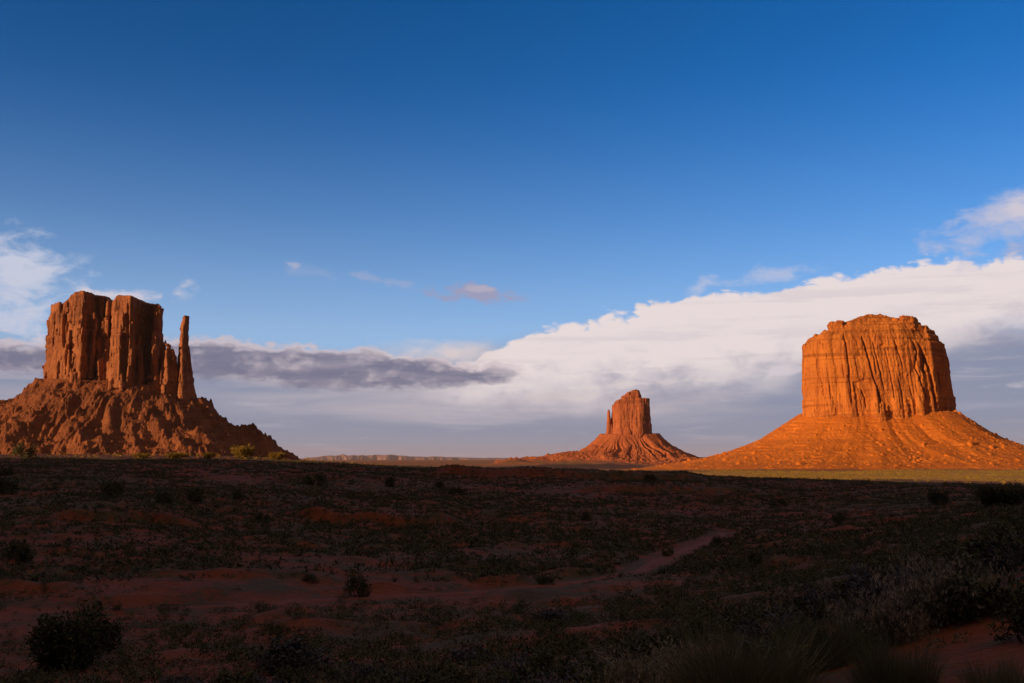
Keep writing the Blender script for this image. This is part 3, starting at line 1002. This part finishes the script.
rk.add(rk.disc(ex(608.6), YE - 10, 9, 10), lin(ez(436), -4, ez(410), 4.6), ez(409.6))
rk.add(rk.disc(ex(611), YE - 8, 9, 12), lin(ez(436), -3, ez(424), 2), ez(424.5))
rk.rough(1.4, 12, 90, 1.5, 0.9, 0.7, 8.0)
rk.mesh("spire", M_rock_e, butte_e)


def talus_e(X, Y):
    core = [(ex(620), YE + 20), (ex(640), YE + 20)]
    d = np.maximum(seg_dist(X, Y, core) - 80, 0)
    wx_ = X + 60 * fb2(X / 110, Y / 110, 3); wy_ = Y + 60 * fb2(X / 110 + 9, Y / 110 + 4, 3)
    ang = np.arctan2(wy_ - (YE + 20), wx_ - ex(630))
    g = fb2(ang * 8 + 3, d / 300.0, 4)
    dd = d * (1 + 0.35 * g)
    top = ez(434.5) * (1 + 0.16 * fb2(ang * 4 + 2, ang * 0 + 6, 3))
    prof = np.interp(dd, [0, 20, 42, 78, 108, 140, 210, 320, 520], [1.0, 0.74, 0.50, 0.27, 0.12, 0.0, -0.10, -0.22, -0.5])
    z = prof * top
    left = np.maximum(seg_dist(X, Y, [(ex(600), YE + 10), (ex(560), YE - 60), (ex(500), YE - 80)]) - 20, 0)
    z = np.maximum(z, np.interp(X, [ex(490), ex(540), ex(580), ex(606)], [-8, 12, 28, 50]) - left * 0.22)
    e = sstep(-30, 0, z)
    gul = -np.abs(fb2(ang * 8 + 4, d / 400.0, 4)) * 44 + 6
    z = z + e * sstep(0, 40, d) * sstep(330, 60, d) * gul
    z = z + e * (16 * fb2(X / 50, Y / 50, 4) + boulders(X, Y, 30, .45, 4, 9, 33, .6) + boulders(X, Y, 14, .4, 2.5, 6, 43, .8)) * sstep(0, 60, d)
    return z


talus("talus_slope", M_tal_e, butte_e, YE, ex(480), ex(730), YE - 420, YE + 200, 2.4, talus_e, False)

# ---- eastern butte (right)
YM = 1900.0
def mx(px): return float(at_depth(px, 400, YM)[0])
def mz(py): return float(at_depth(880, py, YM)[1])
def mp(pts): return [(float(at_depth(px, 400, YM + dy)[0]), YM + dy) for px, dy in pts]
def mxd(px, dy): return float(at_depth(px, 400, YM + dy)[0])
def mzd(py, dy): return float(at_depth(880, py, YM + dy)[1])
butte_m = tag(empty("sandstone_butte", (mx(878), YM + 70, -16)),
              "broad flat-topped butte glowing orange at right, without any spire", "butte", "three sandstone buttes")
rk = Rock(mxd(797, -110), mxd(962, 120), YM - 110, YM + 170, mz(432), mz(318), 1.3)
sil = [(795, 353), (803, 352), (804, 348.5), (808, 347.5), (809, 344.5), (813, 343.5), (814, 340.5), (818, 339.5), (820, 335.5), (825, 334), (831, 331.5), (833, 328.5), (923, 328.5), (929, 331), (934, 332.5), (937, 334.5), (937.6, 341.5), (943, 344), (945, 350), (948, 362), (951, 376), (954, 392), (958, 396)]
ztm = np.interp(rk.X, [mxd(p[0], -30 if p[0] < 900 else 0) for p in sil], [mzd(p[1], -30 if p[0] < 900 else 0) for p in sil]) + 1.6 * fb2(rk.X / 10, rk.Y / 10, 3)
zb, zt = mz(420), mz(328)
def ledge_m(z):
    return float(np.interp(z, [zb, mz(372), mz(344.2), mz(343.8), mz(337.2), mz(336.8), mz(332.2), mz(331.8), mz(329), mz(327)], [-4, 0, 1.5, 4.5, 5, 8.5, 9, 13, 13.5, 15]))
rk.add(rk.poly(mp([(803.5, 34), (804.5, -4), (814, -36), (846, -64), (905, -72), (934, -56), (949, -22), (955, 20), (938, 120), (818, 120)])), ledge_m, ztm)
for (pa, pb, da, top, tp) in ((824, 847, -60, 333, 5), (893, 903, -76, 338, 7), (917, 925, -72, 348, 4), (936, 944, -46, 352, 6), (876, 884, -80, 372, 4)):
    rw = (mx(pb) - mx(pa)) / 2
    rk.add(rk.disc(mxd((pa + pb) / 2, da), YM + da + rw * 0.9 + 10, rw + 2, rw * 0.9 + 8), lin(zb, -4, mz(top), tp), np.minimum(mzd(top, da), ztm), 5.0)
rk.joints(26, 2.4, 120, 21, 1.8, 0.07, 0.08)
rk.joints(9, 1.1, 42, 22, 1.4, 0.14, 0.10)
rk.rough(0.6, 15, 150, 2.2, 0.9, 1.3, 11.0, 0.10)
rk.joints(4.5, 0.6, 10, 23, 0.5, 0.2)
for pts, w, dep in (([(864, 333), (868, 352), (874, 379), (877, 395), (879, 410)], 2.4, 13), ([(847, 331), (849, 352), (850, 372), (851, 408)], 1.8, 10), ([(860, 387), (864, 398), (865, 411)], 2.2, 8), ([(844, 362), (846, 380)], 1.6, 7),
                    ([(874, 338), (880, 372), (884, 392)], 1.5, 8), ([(896, 340), (902, 362), (904, 372)], 1.5, 8), ([(912, 336), (919, 350), (916, 366), (922, 388), (928, 405)], 2.0, 9), ([(920, 340), (926, 352), (925, 378)], 3.8, 12),
                    ([(927, 352), (933, 375), (936, 395), (937, 413)], 4.2, 14), ([(898, 376), (900, 392), (901, 410)], 1.5, 7), ([(886, 345), (891, 380), (893, 404)], 1.3, 6), ([(908, 385), (913, 402)], 1.4, 6), ([(830, 345), (832, 380), (832, 405)], 1.0, 5), ([(942, 362), (948, 395)], 1.6, 7)):
    rk.cut([(mxd(a, -62), mzd(c, -62)) for a, c in pts], w * 0.8, dep * 0.75, YM)
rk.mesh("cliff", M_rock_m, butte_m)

rk = Rock(mx(826), mx(942), YM - 75, YM + 130, mz(334), mz(312), 1.1)
sil = [(826, 329), (832, 327.5), (834, 325.2), (844, 323.8), (852, 321.6), (860, 318.5), (866, 316.5), (871, 315.2), (880, 316), (886, 317.8), (889, 319.4), (898, 320), (904, 318.8), (916, 319.6), (919, 321), (919.5, 326), (924, 328), (934, 331)]
zc = np.interp(rk.X, [mxd(p[0], -10) for p in sil], [mzd(p[1], -10) for p in sil]) + 0.8 * fb2(rk.X / 6, rk.Y / 6, 3)
def ledge_c(z):
    return float(np.interp(z, [mz(333), mz(328.6), mz(328), mz(325), mz(324.4), mz(321), mz(320.4), mz(315)], [-2, 0, 4, 5, 10, 11, 17, 20]))
rk.add(rk.poly(mp([(832, -14), (850, -52), (905, -58), (926, -46), (934, -10), (930, 90), (836, 90)])), ledge_c, zc)
rk.add(rk.poly(mp([(903, -20), (904, -56), (918, -54), (922, -20), (915, 30)])), lin(mz(333), -1, mz(319), 0), mz(319.5) + 0 * zc)
rk.add(rk.poly(mp([(830, -10), (834, -44), (846, -50), (850, -10)])), lin(mz(333), 0, mz(325), 0), mz(324.6) + 0 * zc)
rk.joints(11, 1.2, 6, 31, 1.0, 0.15)
rk.rough(1.0, 12, 40, 1.0, 0.8, 1.5, 21.0)
rk.mesh("cap_rock", M_rock_m, butte_m)


def talus_m(X, Y):
    core = [(mx(843), YM + 20), (mx(918), YM + 12)]
    d = np.maximum(seg_dist(X, Y, core) - 74, 0)
    wx_ = X + 26 * fb2(X / 110, Y / 110, 2); wy_ = Y + 26 * fb2(X / 110 + 9, Y / 110 + 4, 2)
    ang = np.arctan2(wy_ - (YM + 40), wx_ - mx(880))
    top = mz(415) + 5 * fb2(ang * 4 + 1, ang * 0, 2)
    g = fb2(ang * 7 + 3, d / 220.0, 4)
    dd = d * (1 + 0.22 * g)
    prof = np.interp(dd, [0, 20, 46, 76, 114, 162, 212, 300, 420, 620], [1.05, 0.89, 0.66, 0.43, 0.245, 0.07, -0.07, -0.21, -0.36, -0.7])
    z = prof * top
    e = sstep(-30, 0, z)
    # thin harder beds make broken benches across the slope
    st = z / 6.5 + 1.2 * fb2(X / 70, Y / 70, 2)
    fr = st - np.floor(st)
    gate = sstep(0.0, 0.16, fb2(ang * 9 + 4, np.floor(st) * 3.7, 3)) * sstep(-14, -2, -np.abs(z - mz(428)))
    gate = np.maximum(0.9 * gate, 0.3 * sstep(0.10, 0.22, fb2(ang * 9 + 14, np.floor(st) * 3.7, 3)))
    z = z + 6.5 * gate * sstep(0, 8, d) * (sstep(0.55, 0.72, fr) - fr)
    gul = -np.abs(fb2(ang * 5 + 2, d / 260.0, 3)) * 9 + 1.2
    z = z + e * sstep(5, 50, d) * sstep(320, 60, d) * gul
    z = z + e * (3.0 * fb2(X / 34, Y / 34, 4) + 1.6 * fb2(X / 9, Y / 9, 3) + boulders(X, Y, 40, .30, 2, 7.0, 53, .8) + boulders(X, Y, 16, .45, 1.2, 4.4, 63, .8) + boulders(X, Y, 6.5, .4, 0.8, 2.0, 73, .9))
    return z


talus("talus_slope", M_tal_m, butte_m, YM, mx(590), mx(1130), YM - 470, YM + 230, 1.5, talus_m, False)

# ------------------------------------------------------------------ mesa behind the camera that shades the foreground
s2 = np.array([-math.sin(SUN_AZ), -math.cos(SUN_AZ)])       # the way the light travels, on the ground
t2 = np.array([-s2[1], s2[0]]) * -1.0                        # across it
RIM = 700.0
tanel = math.tan(SUN_EL)
ctrl = []
for px, rr_, dz_ in ((0, 425, -12.0), (130, 420, -11.0), (270, 410, -9.0), (512, 345, -0.5), (620, 350, 0.0), (700, 352, 1.0), (850, 365, 1.5), (1024, 380, 2.0)):
    az_ = math.atan((px - 512) / F_PX)
    p = np.array([math.sin(az_), math.cos(az_)]) * rr_
    zg = float(h_base(p[0], p[1])[0])
    ctrl.append((float(p @ t2), zg + dz_ + tanel * (float(p @ s2) + RIM)))
ctrl.sort()
tl = np.arange(-1500, 1900, 9.0)
hl = np.interp(tl, [c[0] for c in ctrl], [c[1] for c in ctrl])
hl = hl + np.where(tl > -100, np.minimum((tl + 100) * 0.1, 60), 0) + 2.0 * fb2(tl / 40.0, tl * 0, 3)
hl = np.where(tl < -700, hl - (-700 - tl) * 0.25, hl)
rowsM = [(RIM - 260, None, -12), (RIM - 120, .45, 0), (RIM - 40, .62, 0), (RIM - 26, .9, 0), (RIM - 20, .97, 0), (RIM, 1.0, 0), (RIM + 40, 1.0, -2), (RIM + 500, .98, 0), (RIM + 560, .5, 0), (RIM + 800, None, -12)]
vs = []
for q, fq, off in rowsM:
    dist = q + (12 * fb2(tl / 30.0, tl * 0 + q * 0.01, 4) if fq != 1.0 else 0)
    zz = hl * fq + off if fq is not None else np.full(len(tl), float(off))
    xy = -s2[None, :] * dist[:, None] + t2[None, :] * tl[:, None] if hasattr(dist, '__len__') else -s2[None, :] * dist + t2[None, :] * tl[:, None]
    vs.append(np.concatenate([xy, zz[:, None]], 1))
mesa = link("mesa", mesh_data("mesa", np.concatenate(vs), grid_faces(len(rowsM), len(tl)), M_rock_w, False))
tag(mesa, "long flat-topped mesa behind the viewpoint whose shadow covers the foreground", kind='structure')


# ------------------------------------------------------------------ plants
def leaf_cloud(rng, n, rx, rz, size, up=0.3, core=0.35, lobes=5, slim=2.2):
    """n small leaf quads through a lumpy dome volume standing on z = 0."""
    lobes = lobes * 2
    la = rng.uniform(0, 6.283, lobes); lq = np.sqrt(rng.uniform(0, 1, lobes)) * .74
    lc = np.stack([np.cos(la) * lq, np.sin(la) * lq, rng.uniform(.1, .95, lobes) * (1.15 - .5 * lq)], 1)
    lr = rng.uniform(.14, .42, lobes)
    which = rng.integers(0, lobes, n)
    d = rng.normal(size=(n, 3)); d /= np.linalg.norm(d, axis=1)[:, None]
    rad_ = rng.uniform(core, 1.0, n) ** 0.6
    p = lc[which] + d * (lr[which] * rad_)[:, None]
    p[:, 2] = np.abs(p[:, 2]) * (1.0 + 0.25 * rng.normal(size=n) * 0.4)
    p = p * np.array([rx, rx, rz])
    ax = d * 0.6 + rng.normal(size=(n, 3)) * 0.6; ax[:, 2] += up
    ax /= np.linalg.norm(ax, axis=1)[:, None]
    sd = np.cross(ax, rng.normal(size=(n, 3))); sd /= np.linalg.norm(sd, axis=1)[:, None]
    L = size * rng.uniform(.6, 1.4, n)[:, None]; Wd = L / slim
    v = np.stack([p - sd * Wd * .5, p + sd * Wd * .5, p + ax * L + sd * Wd * .3, p + ax * L - sd * Wd * .3], 1)
    return v.reshape(-1, 3), np.arange(n * 4).reshape(-1, 4)


def blades(rng, n, rx, hgt, width, lean=0.5, core=0.5):
    """n tapering grass stems fanning up from the base, two quads each."""
    a = rng.uniform(0, 2 * np.pi, n); q = np.sqrt(rng.uniform(0, 1, n)) * rx * core
    p0 = np.stack([np.cos(a) * q, np.sin(a) * q, np.full(n, -0.03)], 1)
    ln_ = hgt * rng.uniform(.35, 1.05, n) * (0.75 + 0.5 * np.abs(np.sin(a * 1.5 + 1)))
    out = np.stack([np.cos(a + rng.normal(size=n) * .5), np.sin(a + rng.normal(size=n) * .5), np.zeros(n)], 1)
    k = lean * (q / (rx * core + 1e-6)) * rng.uniform(.2, 1.6, n) + rng.normal(size=n) * .22
    upv = np.array([0, 0, 1.0])
    d1 = out * (k * .6)[:, None] + upv; d1 /= np.linalg.norm(d1, axis=1)[:, None]
    d2 = out * (k * 1.6)[:, None] + upv; d2 /= np.linalg.norm(d2, axis=1)[:, None]
    p1 = p0 + d1 * (ln_ * .55)[:, None]; p2 = p1 + d2 * (ln_ * .45)[:, None]
    th = rng.uniform(0, 2 * np.pi, n)
    s = np.stack([np.cos(th), np.sin(th), np.zeros(n)], 1) * width
    v = np.stack([p0 - s, p0 + s, p1 + s * .7, p1 - s * .7, p2 + s * .15, p2 - s * .15], 1).reshape(-1, 3)
    b0 = np.arange(n)[:, None] * 6
    f = np.concatenate([b0 + np.array([0, 1, 2, 3]), b0 + np.array([3, 2, 4, 5])])
    return v, f, p2


def twigs(rng, n, rx, rz, w):
    v = []; f = []
    for i in range(n):
        a = rng.uniform(0, 6.283); q = rng.uniform(.3, .8)
        e = np.array([math.cos(a) * rx * q, math.sin(a) * rx * q, rz * rng.uniform(.4, .8)])
        s0_ = np.array([math.cos(a) * rx * .08, math.sin(a) * rx * .08, -0.08])
        mid = (s0_ + e) * .5 + rng.normal(size=3) * rx * .06
        base = len(v)
        for pt, ww in ((s0_, w), (mid, w * .65), (e, w * .3)):
            for kk in range(4):
                t = kk * math.pi / 2
                v.append(pt + np.array([math.cos(t) * ww, math.sin(t) * ww, 0]))
        for lv in range(2):
            for kk in range(4):
                k2 = (kk + 1) % 4
                f.append([base + lv * 4 + kk, base + lv * 4 + k2, base + lv * 4 + 4 + k2, base + lv * 4 + 4 + kk])
    return np.array(v), np.array(f)


def make_shrub(name, seed, n, size, mat, w=1.0, h=0.8, lobes=7, up=0.3, slim=2.2):
    """unit shrub, one metre across; > foliage, branches"""
    rng = np.random.default_rng(seed)
    t = bpy.data.objects.new(name, None); COL.objects.link(t)
    v, f = leaf_cloud(rng, n, .52 * w, h, size, up, .35, lobes, slim)
    link("foliage", mesh_data("foliage", v, f, mat, False), t)
    v, f = twigs(rng, 9, .5 * w, h, .022)
    link("branches", mesh_data("branches", v, f, M_wood, True), t)
    return t


def make_clump(name, seed, n, mat, plume=True, lean=0.6, width=.006, core=.5):
    rng = np.random.default_rng(seed)
    t = bpy.data.objects.new(name, None); COL.objects.link(t)
    v, f, tips = blades(rng, n, .5, .8, width, lean, core)
    link("stems", mesh_data("stems", v, f, mat, False), t)
    if plume:
        k = rng.random(len(tips)) < .75
        pts = tips[k]
        m_ = len(pts) * 3
        p = np.repeat(pts, 3, 0) + rng.normal(size=(m_, 3)) * np.array([.014, .014, .02])
        ax = rng.normal(size=(m_, 3)) * .35 + np.array([0, 0, 1.]); ax /= np.linalg.norm(ax, axis=1)[:, None]
        sd = np.cross(ax, rng.normal(size=(m_, 3))); sd /= np.linalg.norm(sd, axis=1)[:, None]
        v = np.stack([p - sd * .006 - ax * .03, p + sd * .006 - ax * .03, p + sd * .004 + ax * .03, p - sd * .004 + ax * .03], 1).reshape(-1, 3)
        link("plumes", mesh_data("plumes", v, np.arange(m_ * 4).reshape(-1, 4), M_straw, False), t)
    return t


def copy_thing(src):
    r = src.copy(); COL.objects.link(r)
    for ch in src.children:
        c = ch.copy(); COL.objects.link(c); c.parent = r
    return r


PROTO = {}
def place(kind, px, py, wpx, hpx, label, cat, group, rot=None, sink=0.05):
    x_, y_, z_, r_ = ground_hit(px, py)
    d_ = y_ if y_ > 1 else r_
    sx = wpx * d_ / F_PX; sz = hpx * d_ / F_PX
    maker, used = PROTO[kind]
    if not used:
        PROTO[kind][1] = True
        o = maker
    else:
        o = copy_thing(maker)
    o.location = (x_, y_, z_ - sink * sz)
    o.scale = (sx, sx, sz / PROTO_H[kind])
    o.rotation_euler = (0, 0, random.Random(px * 7 + py).uniform(0, 6.28) if rot is None else rot)
    tag(o, label, cat, group)
    return o


PROTO_H = {'juniper': 0.85, 'greasewood': 0.85, 'golden': 0.85, 'bluesage': 0.6, 'plume': 0.85, 'green': 0.85, 'greysage': 0.7}
PROTO['juniper'] = [make_shrub("juniper_bush", 1, 8000, .038, M_dark_leaf, 1.0, .72, 9), False]
PROTO['greasewood'] = [make_shrub("greasewood_bush", 2, 1900, .055, M_dark_leaf, 1.0, .72, 7), False]
PROTO['golden'] = [make_shrub("rabbitbrush", 3, 2000, .07, M_yellow, 1.0, .72, 8), False]
PROTO['bluesage'] = [make_shrub("blue_sagebrush", 4, 1500, .075, M_blue_sage, 1.0, .5, 9, .6, 3), False]
PROTO['greysage'] = [make_shrub("grey_sagebrush", 5, 1300, .08, M_sage, 1.0, .6, 8, .5, 2.6), False]
PROTO['plume'] = [make_clump("plumed_grass_clump", 6, 1500, M_sage, True, .7, .004, .8), False]
PROTO['green'] = [make_clump("green_grass_clump", 7, 2600, M_blade, False, .35, .0035, .95), False]

DARK = "dark bushes dotted over the shaded plain"
NEARG = "brush clumps along the near slope"
RIDGE = "bushes on the ridge below the left butte"
place('juniper', 75, 668, 92, 66, "biggest and blackest bush, at the lower left of the shaded ground", "bush", DARK)
place('greasewood', 357, 597, 27, 25, "round dark bush alone on bare soil beside the track, just left of centre", "bush", DARK)
place('greasewood', 112, 498, 30, 20, "wide dark bush under the left end of the left butte, above the red bank", "bush", DARK)
place('greasewood', 195, 501, 22, 15, "compact black bush right of a greyer one, below the left butte's thumb", "bush", DARK)
place('greysage', 165, 504, 22, 14, "grey domed bush close beside a compact black one, below the left butte", "bush", DARK)
place('golden', 242, 458.6, 24, 15, "sunlit golden bush on the ridge at the foot of the left butte's right slope", "bush", RIDGE)
place('golden', 276, 459.6, 18, 8, "low sunlit green bush on the ridge, rightmost at the left butte's foot", "bush", RIDGE)
place('greasewood', 24, 458.6, 26, 17, "dark bush standing against the left butte's slope near the frame's left side", "bush", RIDGE)
place('golden', 176, 458.6, 26, 7, "low wide sunlit bush on the ridge below the thumb spire", "bush", RIDGE)
place('golden', 208, 458.6, 14, 7, "small sunlit bush on the ridge between two larger golden ones", "bush", RIDGE)
place('golden', 142, 458.6, 18, 6, "small yellow-green bush on the ridge below the middle of the left butte", "bush", RIDGE)
place('greasewood', 8, 476, 22, 11, "small dark bush by the left edge just under the ridge", "bush", DARK)
place('greasewood', 4, 494, 34, 17, "dark bush cut by the left edge below the ridge", "bush", DARK)
place('greasewood', 315, 485, 26, 13, "dark bush below the gap right of the left butte", "bush", DARK)
place('greasewood', 238, 500, 13, 13, "upright small dark bush right of the compact black one", "bush", DARK)
place('greasewood', 390, 487, 15, 11, "dark bush on the plain left of the centre rim", "bush", DARK)
place('greasewood', 456, 495, 18, 9, "flat dark bush just below the red rim left of centre", "bush", DARK)
place('greasewood', 440, 488, 11, 8, "small dark bush touching a flatter one under the red rim", "bush", DARK)
place('greasewood', 18, 562, 30, 20, "dim bush at the left edge midway down the shaded ground", "bush", DARK)
place('greasewood', 586, 521, 12, 9, "small dark bush below the far small butte", "bush", DARK)
place('greasewood', 650, 481, 15, 8, "low dark bush on the shadow line below the far small butte", "bush", DARK)
place('greasewood', 717, 547, 14, 13, "dark bush at the upper bend of the dirt track", "bush", DARK)
place('greasewood', 755, 567, 14, 15, "upright dark bush right of the track, on the near slope", "bush", DARK)
place('greasewood', 838, 523, 14, 11, "single dark bush below the left end of the right butte's cliff", "bush", DARK)
place('greasewood', 938, 505, 25, 17, "large dark bush on the shaded flat below the right end of the right butte", "bush", DARK)
place('greasewood', 778, 506, 20, 8, "low dark bush left of the single one below the right butte", "bush", DARK)
place('juniper', 1006, 506, 60, 24, "wide dark bush mass at the right edge just under the sunlit strip", "bush", DARK)
place('greasewood', 668, 557, 15, 10, "dark bush hugging the near side of the track's middle", "bush", DARK)
place('greasewood', 732, 627, 20, 17, "dark bush on the near slope above the tall bottom grass", "bush", NEARG)
place('greasewood', 310, 583, 18, 9, "low dark bush left of the lone round one by the track", "bush", DARK)
place('greasewood', 545, 585, 26, 10, "flat dark bush against the track, right of centre", "bush", DARK)
place('greasewood', 262, 522, 16, 9, "dark bush between the two red banks", "bush", DARK)
place('bluesage', 292, 668, 84, 26, "broad blue-grey sagebrush at the bottom, right of the biggest bush", "sagebrush", NEARG)
place('bluesage', 552, 622, 44, 12, "blue-grey sagebrush patch in the middle of the lower ground", "sagebrush", NEARG)
place('bluesage', 470, 664, 60, 16, "low sagebrush at the bottom of the frame left of the middle", "sagebrush", NEARG)
place('plume', 946, 622, 84, 58, "big pale-plumed brush clump at the crest of the near red slope", "brush", NEARG)
place('plume', 886, 646, 70, 48, "pale-plumed clump in front of the biggest plumed one", "brush", NEARG)
place('green', 826, 668, 78, 52, "dark green grass clump left of the plumed brush", "grass clump", NEARG)
place('green', 740, 704, 128, 72, "tall green grass clump at the bottom edge, right of the middle", "grass clump", NEARG)
place('plume', 664, 700, 96, 46, "faded grass clump at the bottom edge beside the tallest green one", "grass clump", NEARG)
place('green', 894, 702, 74, 66, "thin yellow-green stems at the bottom edge on the red slope", "grass clump", NEARG)
place('greasewood', 1026, 640, 60, 56, "dark bush cut by the right edge beside the biggest plumed clump", "bush", NEARG)
place('greysage', 1006, 566, 76, 34, "grey sagebrush at the right edge above the plumed clumps", "sagebrush", NEARG)
place('greysage', 905, 585, 60, 24, "grey sagebrush behind the biggest plumed clump", "sagebrush", NEARG)
place('green', 1002, 708, 60, 50, "dark grass tuft in the bottom right corner", "grass clump", NEARG)

# small sagebrush tufts: the nearest 260 each a thing, the rest one scrub cover
rng = np.random.default_rng(77)
def tuft_templates(n, size, k):
    out = []
    for i in range(k):
        out.append(leaf_cloud(np.random.default_rng(100 + i), n, .5, .6, size, .9, .3, 3, 3.2))
    return out


def scatter(n, r0, r1, power=1.0, thr=-0.03, half=48):
    n = int(n * half / 30)
    a = rng.uniform(R(-half), R(half), n)
    q = (rng.uniform(r0 ** power, r1 ** power, n)) ** (1 / power)
    x_, y_ = q * np.sin(a), q * np.cos(a)
    dens = fb2(x_ / 14 + 50, y_ / 14, 3) + 0.5 * fb2(x_ / 70 + 20, y_ / 70, 3)
    keep = dens > thr + 0.30 * (rng.random(n) - .5)
    keep &= path_dist(x_, y_) > 1.7
    return x_[keep], y_[keep]


x1, y1 = scatter(3200, 9, 75, 1.7, -0.08, 60)
x2, y2 = scatter(30000, 75, 420, 1.35, -0.10)
x4, y4 = scatter(3500, 9, 75, 1.6, -0.2, 60)
x5, y5 = scatter(60000, 60, 420, 1.3, -0.3)
x3, y3 = scatter(5000, 420, 1500, 1.3)
xf, yf = rng.uniform(250, 980, 12000), rng.uniform(820, 1420, 12000)
kf = fb2(xf / 60, yf / 60, 3) > -0.06
x3, y3 = np.concatenate([x3, xf[kf]]), np.concatenate([y3, yf[kf]])
order = np.argsort(np.hypot(x1, y1) + 1e4 * (np.abs(np.arctan2(x1, y1)) > R(28)))
x1, y1 = x1[order], y1[order]
NIND = 270
protos = []
for i in range(4):
    v, f = leaf_cloud(np.random.default_rng(200 + i), 900, .5, .55, .075, .6, .3, 6, 3.0)
    protos.append(mesh_data("sagebrush_tuft", v, f, (M_sage_dark, M_sage, M_sage_dark, M_blue_sage)[i], False))
z1 = height(x1, y1)
for i in range(NIND):
    o = bpy.data.objects.new("sagebrush_tuft", protos[int(rng.integers(0, 4))])
    COL.objects.link(o)
    s_ = rng.uniform(.35, .85)
    o.location = (x1[i], y1[i], z1[i] - .03)
    o.scale = (s_ * rng.uniform(.9, 1.4), s_ * rng.uniform(.9, 1.4), s_ * rng.uniform(.6, .95))
    o.rotation_euler = (0, 0, rng.uniform(0, 6.28))
    tag(o, "small low sagebrush tuft among many on the shaded red slope", "sagebrush", "small sagebrush tufts on the near slope")


def scrub(name, xs, ys, tmpl, smin, smax, mat, label):
    zs_ = height(xs, ys)
    vs_, fs_ = [], []
    n0_ = 0
    which = rng.integers(0, len(tmpl), len(xs))
    for i in range(len(xs)):
        v, f = tmpl[which[i]]
        a = rng.uniform(0, 6.28); c, s = math.cos(a), math.sin(a)
        k_ = rng.uniform(smin, smax)
        sx, sy, sz = k_ * rng.uniform(.9, 1.5), k_ * rng.uniform(.9, 1.4), k_ * rng.uniform(.55, .95)
        w = np.stack([v[:, 0] * sx * c - v[:, 1] * sy * s + xs[i], v[:, 0] * sx * s + v[:, 1] * sy * c + ys[i], v[:, 2] * sz + zs_[i] - .03], 1)
        vs_.append(w); fs_.append(f + n0_); n0_ += len(v)
    o = link(name, mesh_data(name, np.concatenate(vs_), np.concatenate(fs_), mat, False))
    tag(o, label, kind='stuff')


scrub("scrub", x2, y2, tuft_templates(44, .20, 6), .4, 1.2, M_sage_dark, "low scrub covering the shaded plain")
scrub("scrub", x1[NIND:], y1[NIND:], tuft_templates(190, .075, 6), .4, 1.1, M_sage_dark, "low olive scrub on the near slope")
scrub("scrub", x4, y4, tuft_templates(80, .12, 6), .2, .55, M_sage, "fine grey tufts on the near red soil")
scrub("scrub", x5, y5, tuft_templates(18, .32, 6), .25, .7, M_sage, "fine grey-green tufts strewn between the larger scrub")
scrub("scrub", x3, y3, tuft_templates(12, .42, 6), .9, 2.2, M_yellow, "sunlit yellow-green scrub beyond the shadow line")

xt, yt_ = rng.uniform(mx(690), mx(1060), 2600), rng.uniform(YM - 420, YM - 60, 2600)
zt_ = talus_m(xt, yt_)
kt = (zt_ > -10) & (zt_ < mz(416)) & (rng.random(2600) < sstep(70, -15, zt_) * 0.8 + 0.12)
xt, yt_, zt_ = xt[kt], yt_[kt], zt_[kt]
_v, _f, _n = [], [], 0
for i in range(len(xt)):
    v, f = leaf_cloud(np.random.default_rng(i % 7), 14, .5, .6, .4, .5, .3, 3, 2.2)
    k_ = rng.uniform(.8, 2.2)
    _v.append(v * k_ + np.array([xt[i], yt_[i], zt_[i] - .1])); _f.append(f + _n); _n += len(v)
tag(link("scrub", mesh_data("scrub", np.concatenate(_v), np.concatenate(_f), M_sage_dark, False)), "sparse dark scrub specks on the right butte's apron", kind='stuff')

# ------------------------------------------------------------------ thin evening haze
hm = bpy.data.materials.new("evening_haze")
hm.use_nodes = True
ht = hm.node_tree
ht.nodes.clear()
ho = ht.nodes.new('ShaderNodeOutputMaterial')
hv = ht.nodes.new('ShaderNodeVolumePrincipled')
hv.inputs['Color'].default_value = (0.90, 0.86, 0.90, 1)
hv.inputs['Density'].default_value = 1.0e-5
hv.inputs['Anisotropy'].default_value = 0.0
ht.links.new(hv.outputs[0], ho.inputs['Volume'])
L, zlo, zhi = 43000.0, -130.0, 420.0
hV = [(a * L, b_ * L, c_) for c_ in (zlo, zhi) for b_ in (-1, 1) for a in (-1, 1)]
hF = [(0, 2, 3, 1), (4, 5, 7, 6), (0, 1, 5, 4), (2, 6, 7, 3), (0, 4, 6, 2), (1, 3, 7, 5)]
haze = link("haze", mesh_data("haze", hV, hF, hm, False))
tag(haze, "thin dusty evening air over the whole valley", kind='stuff')
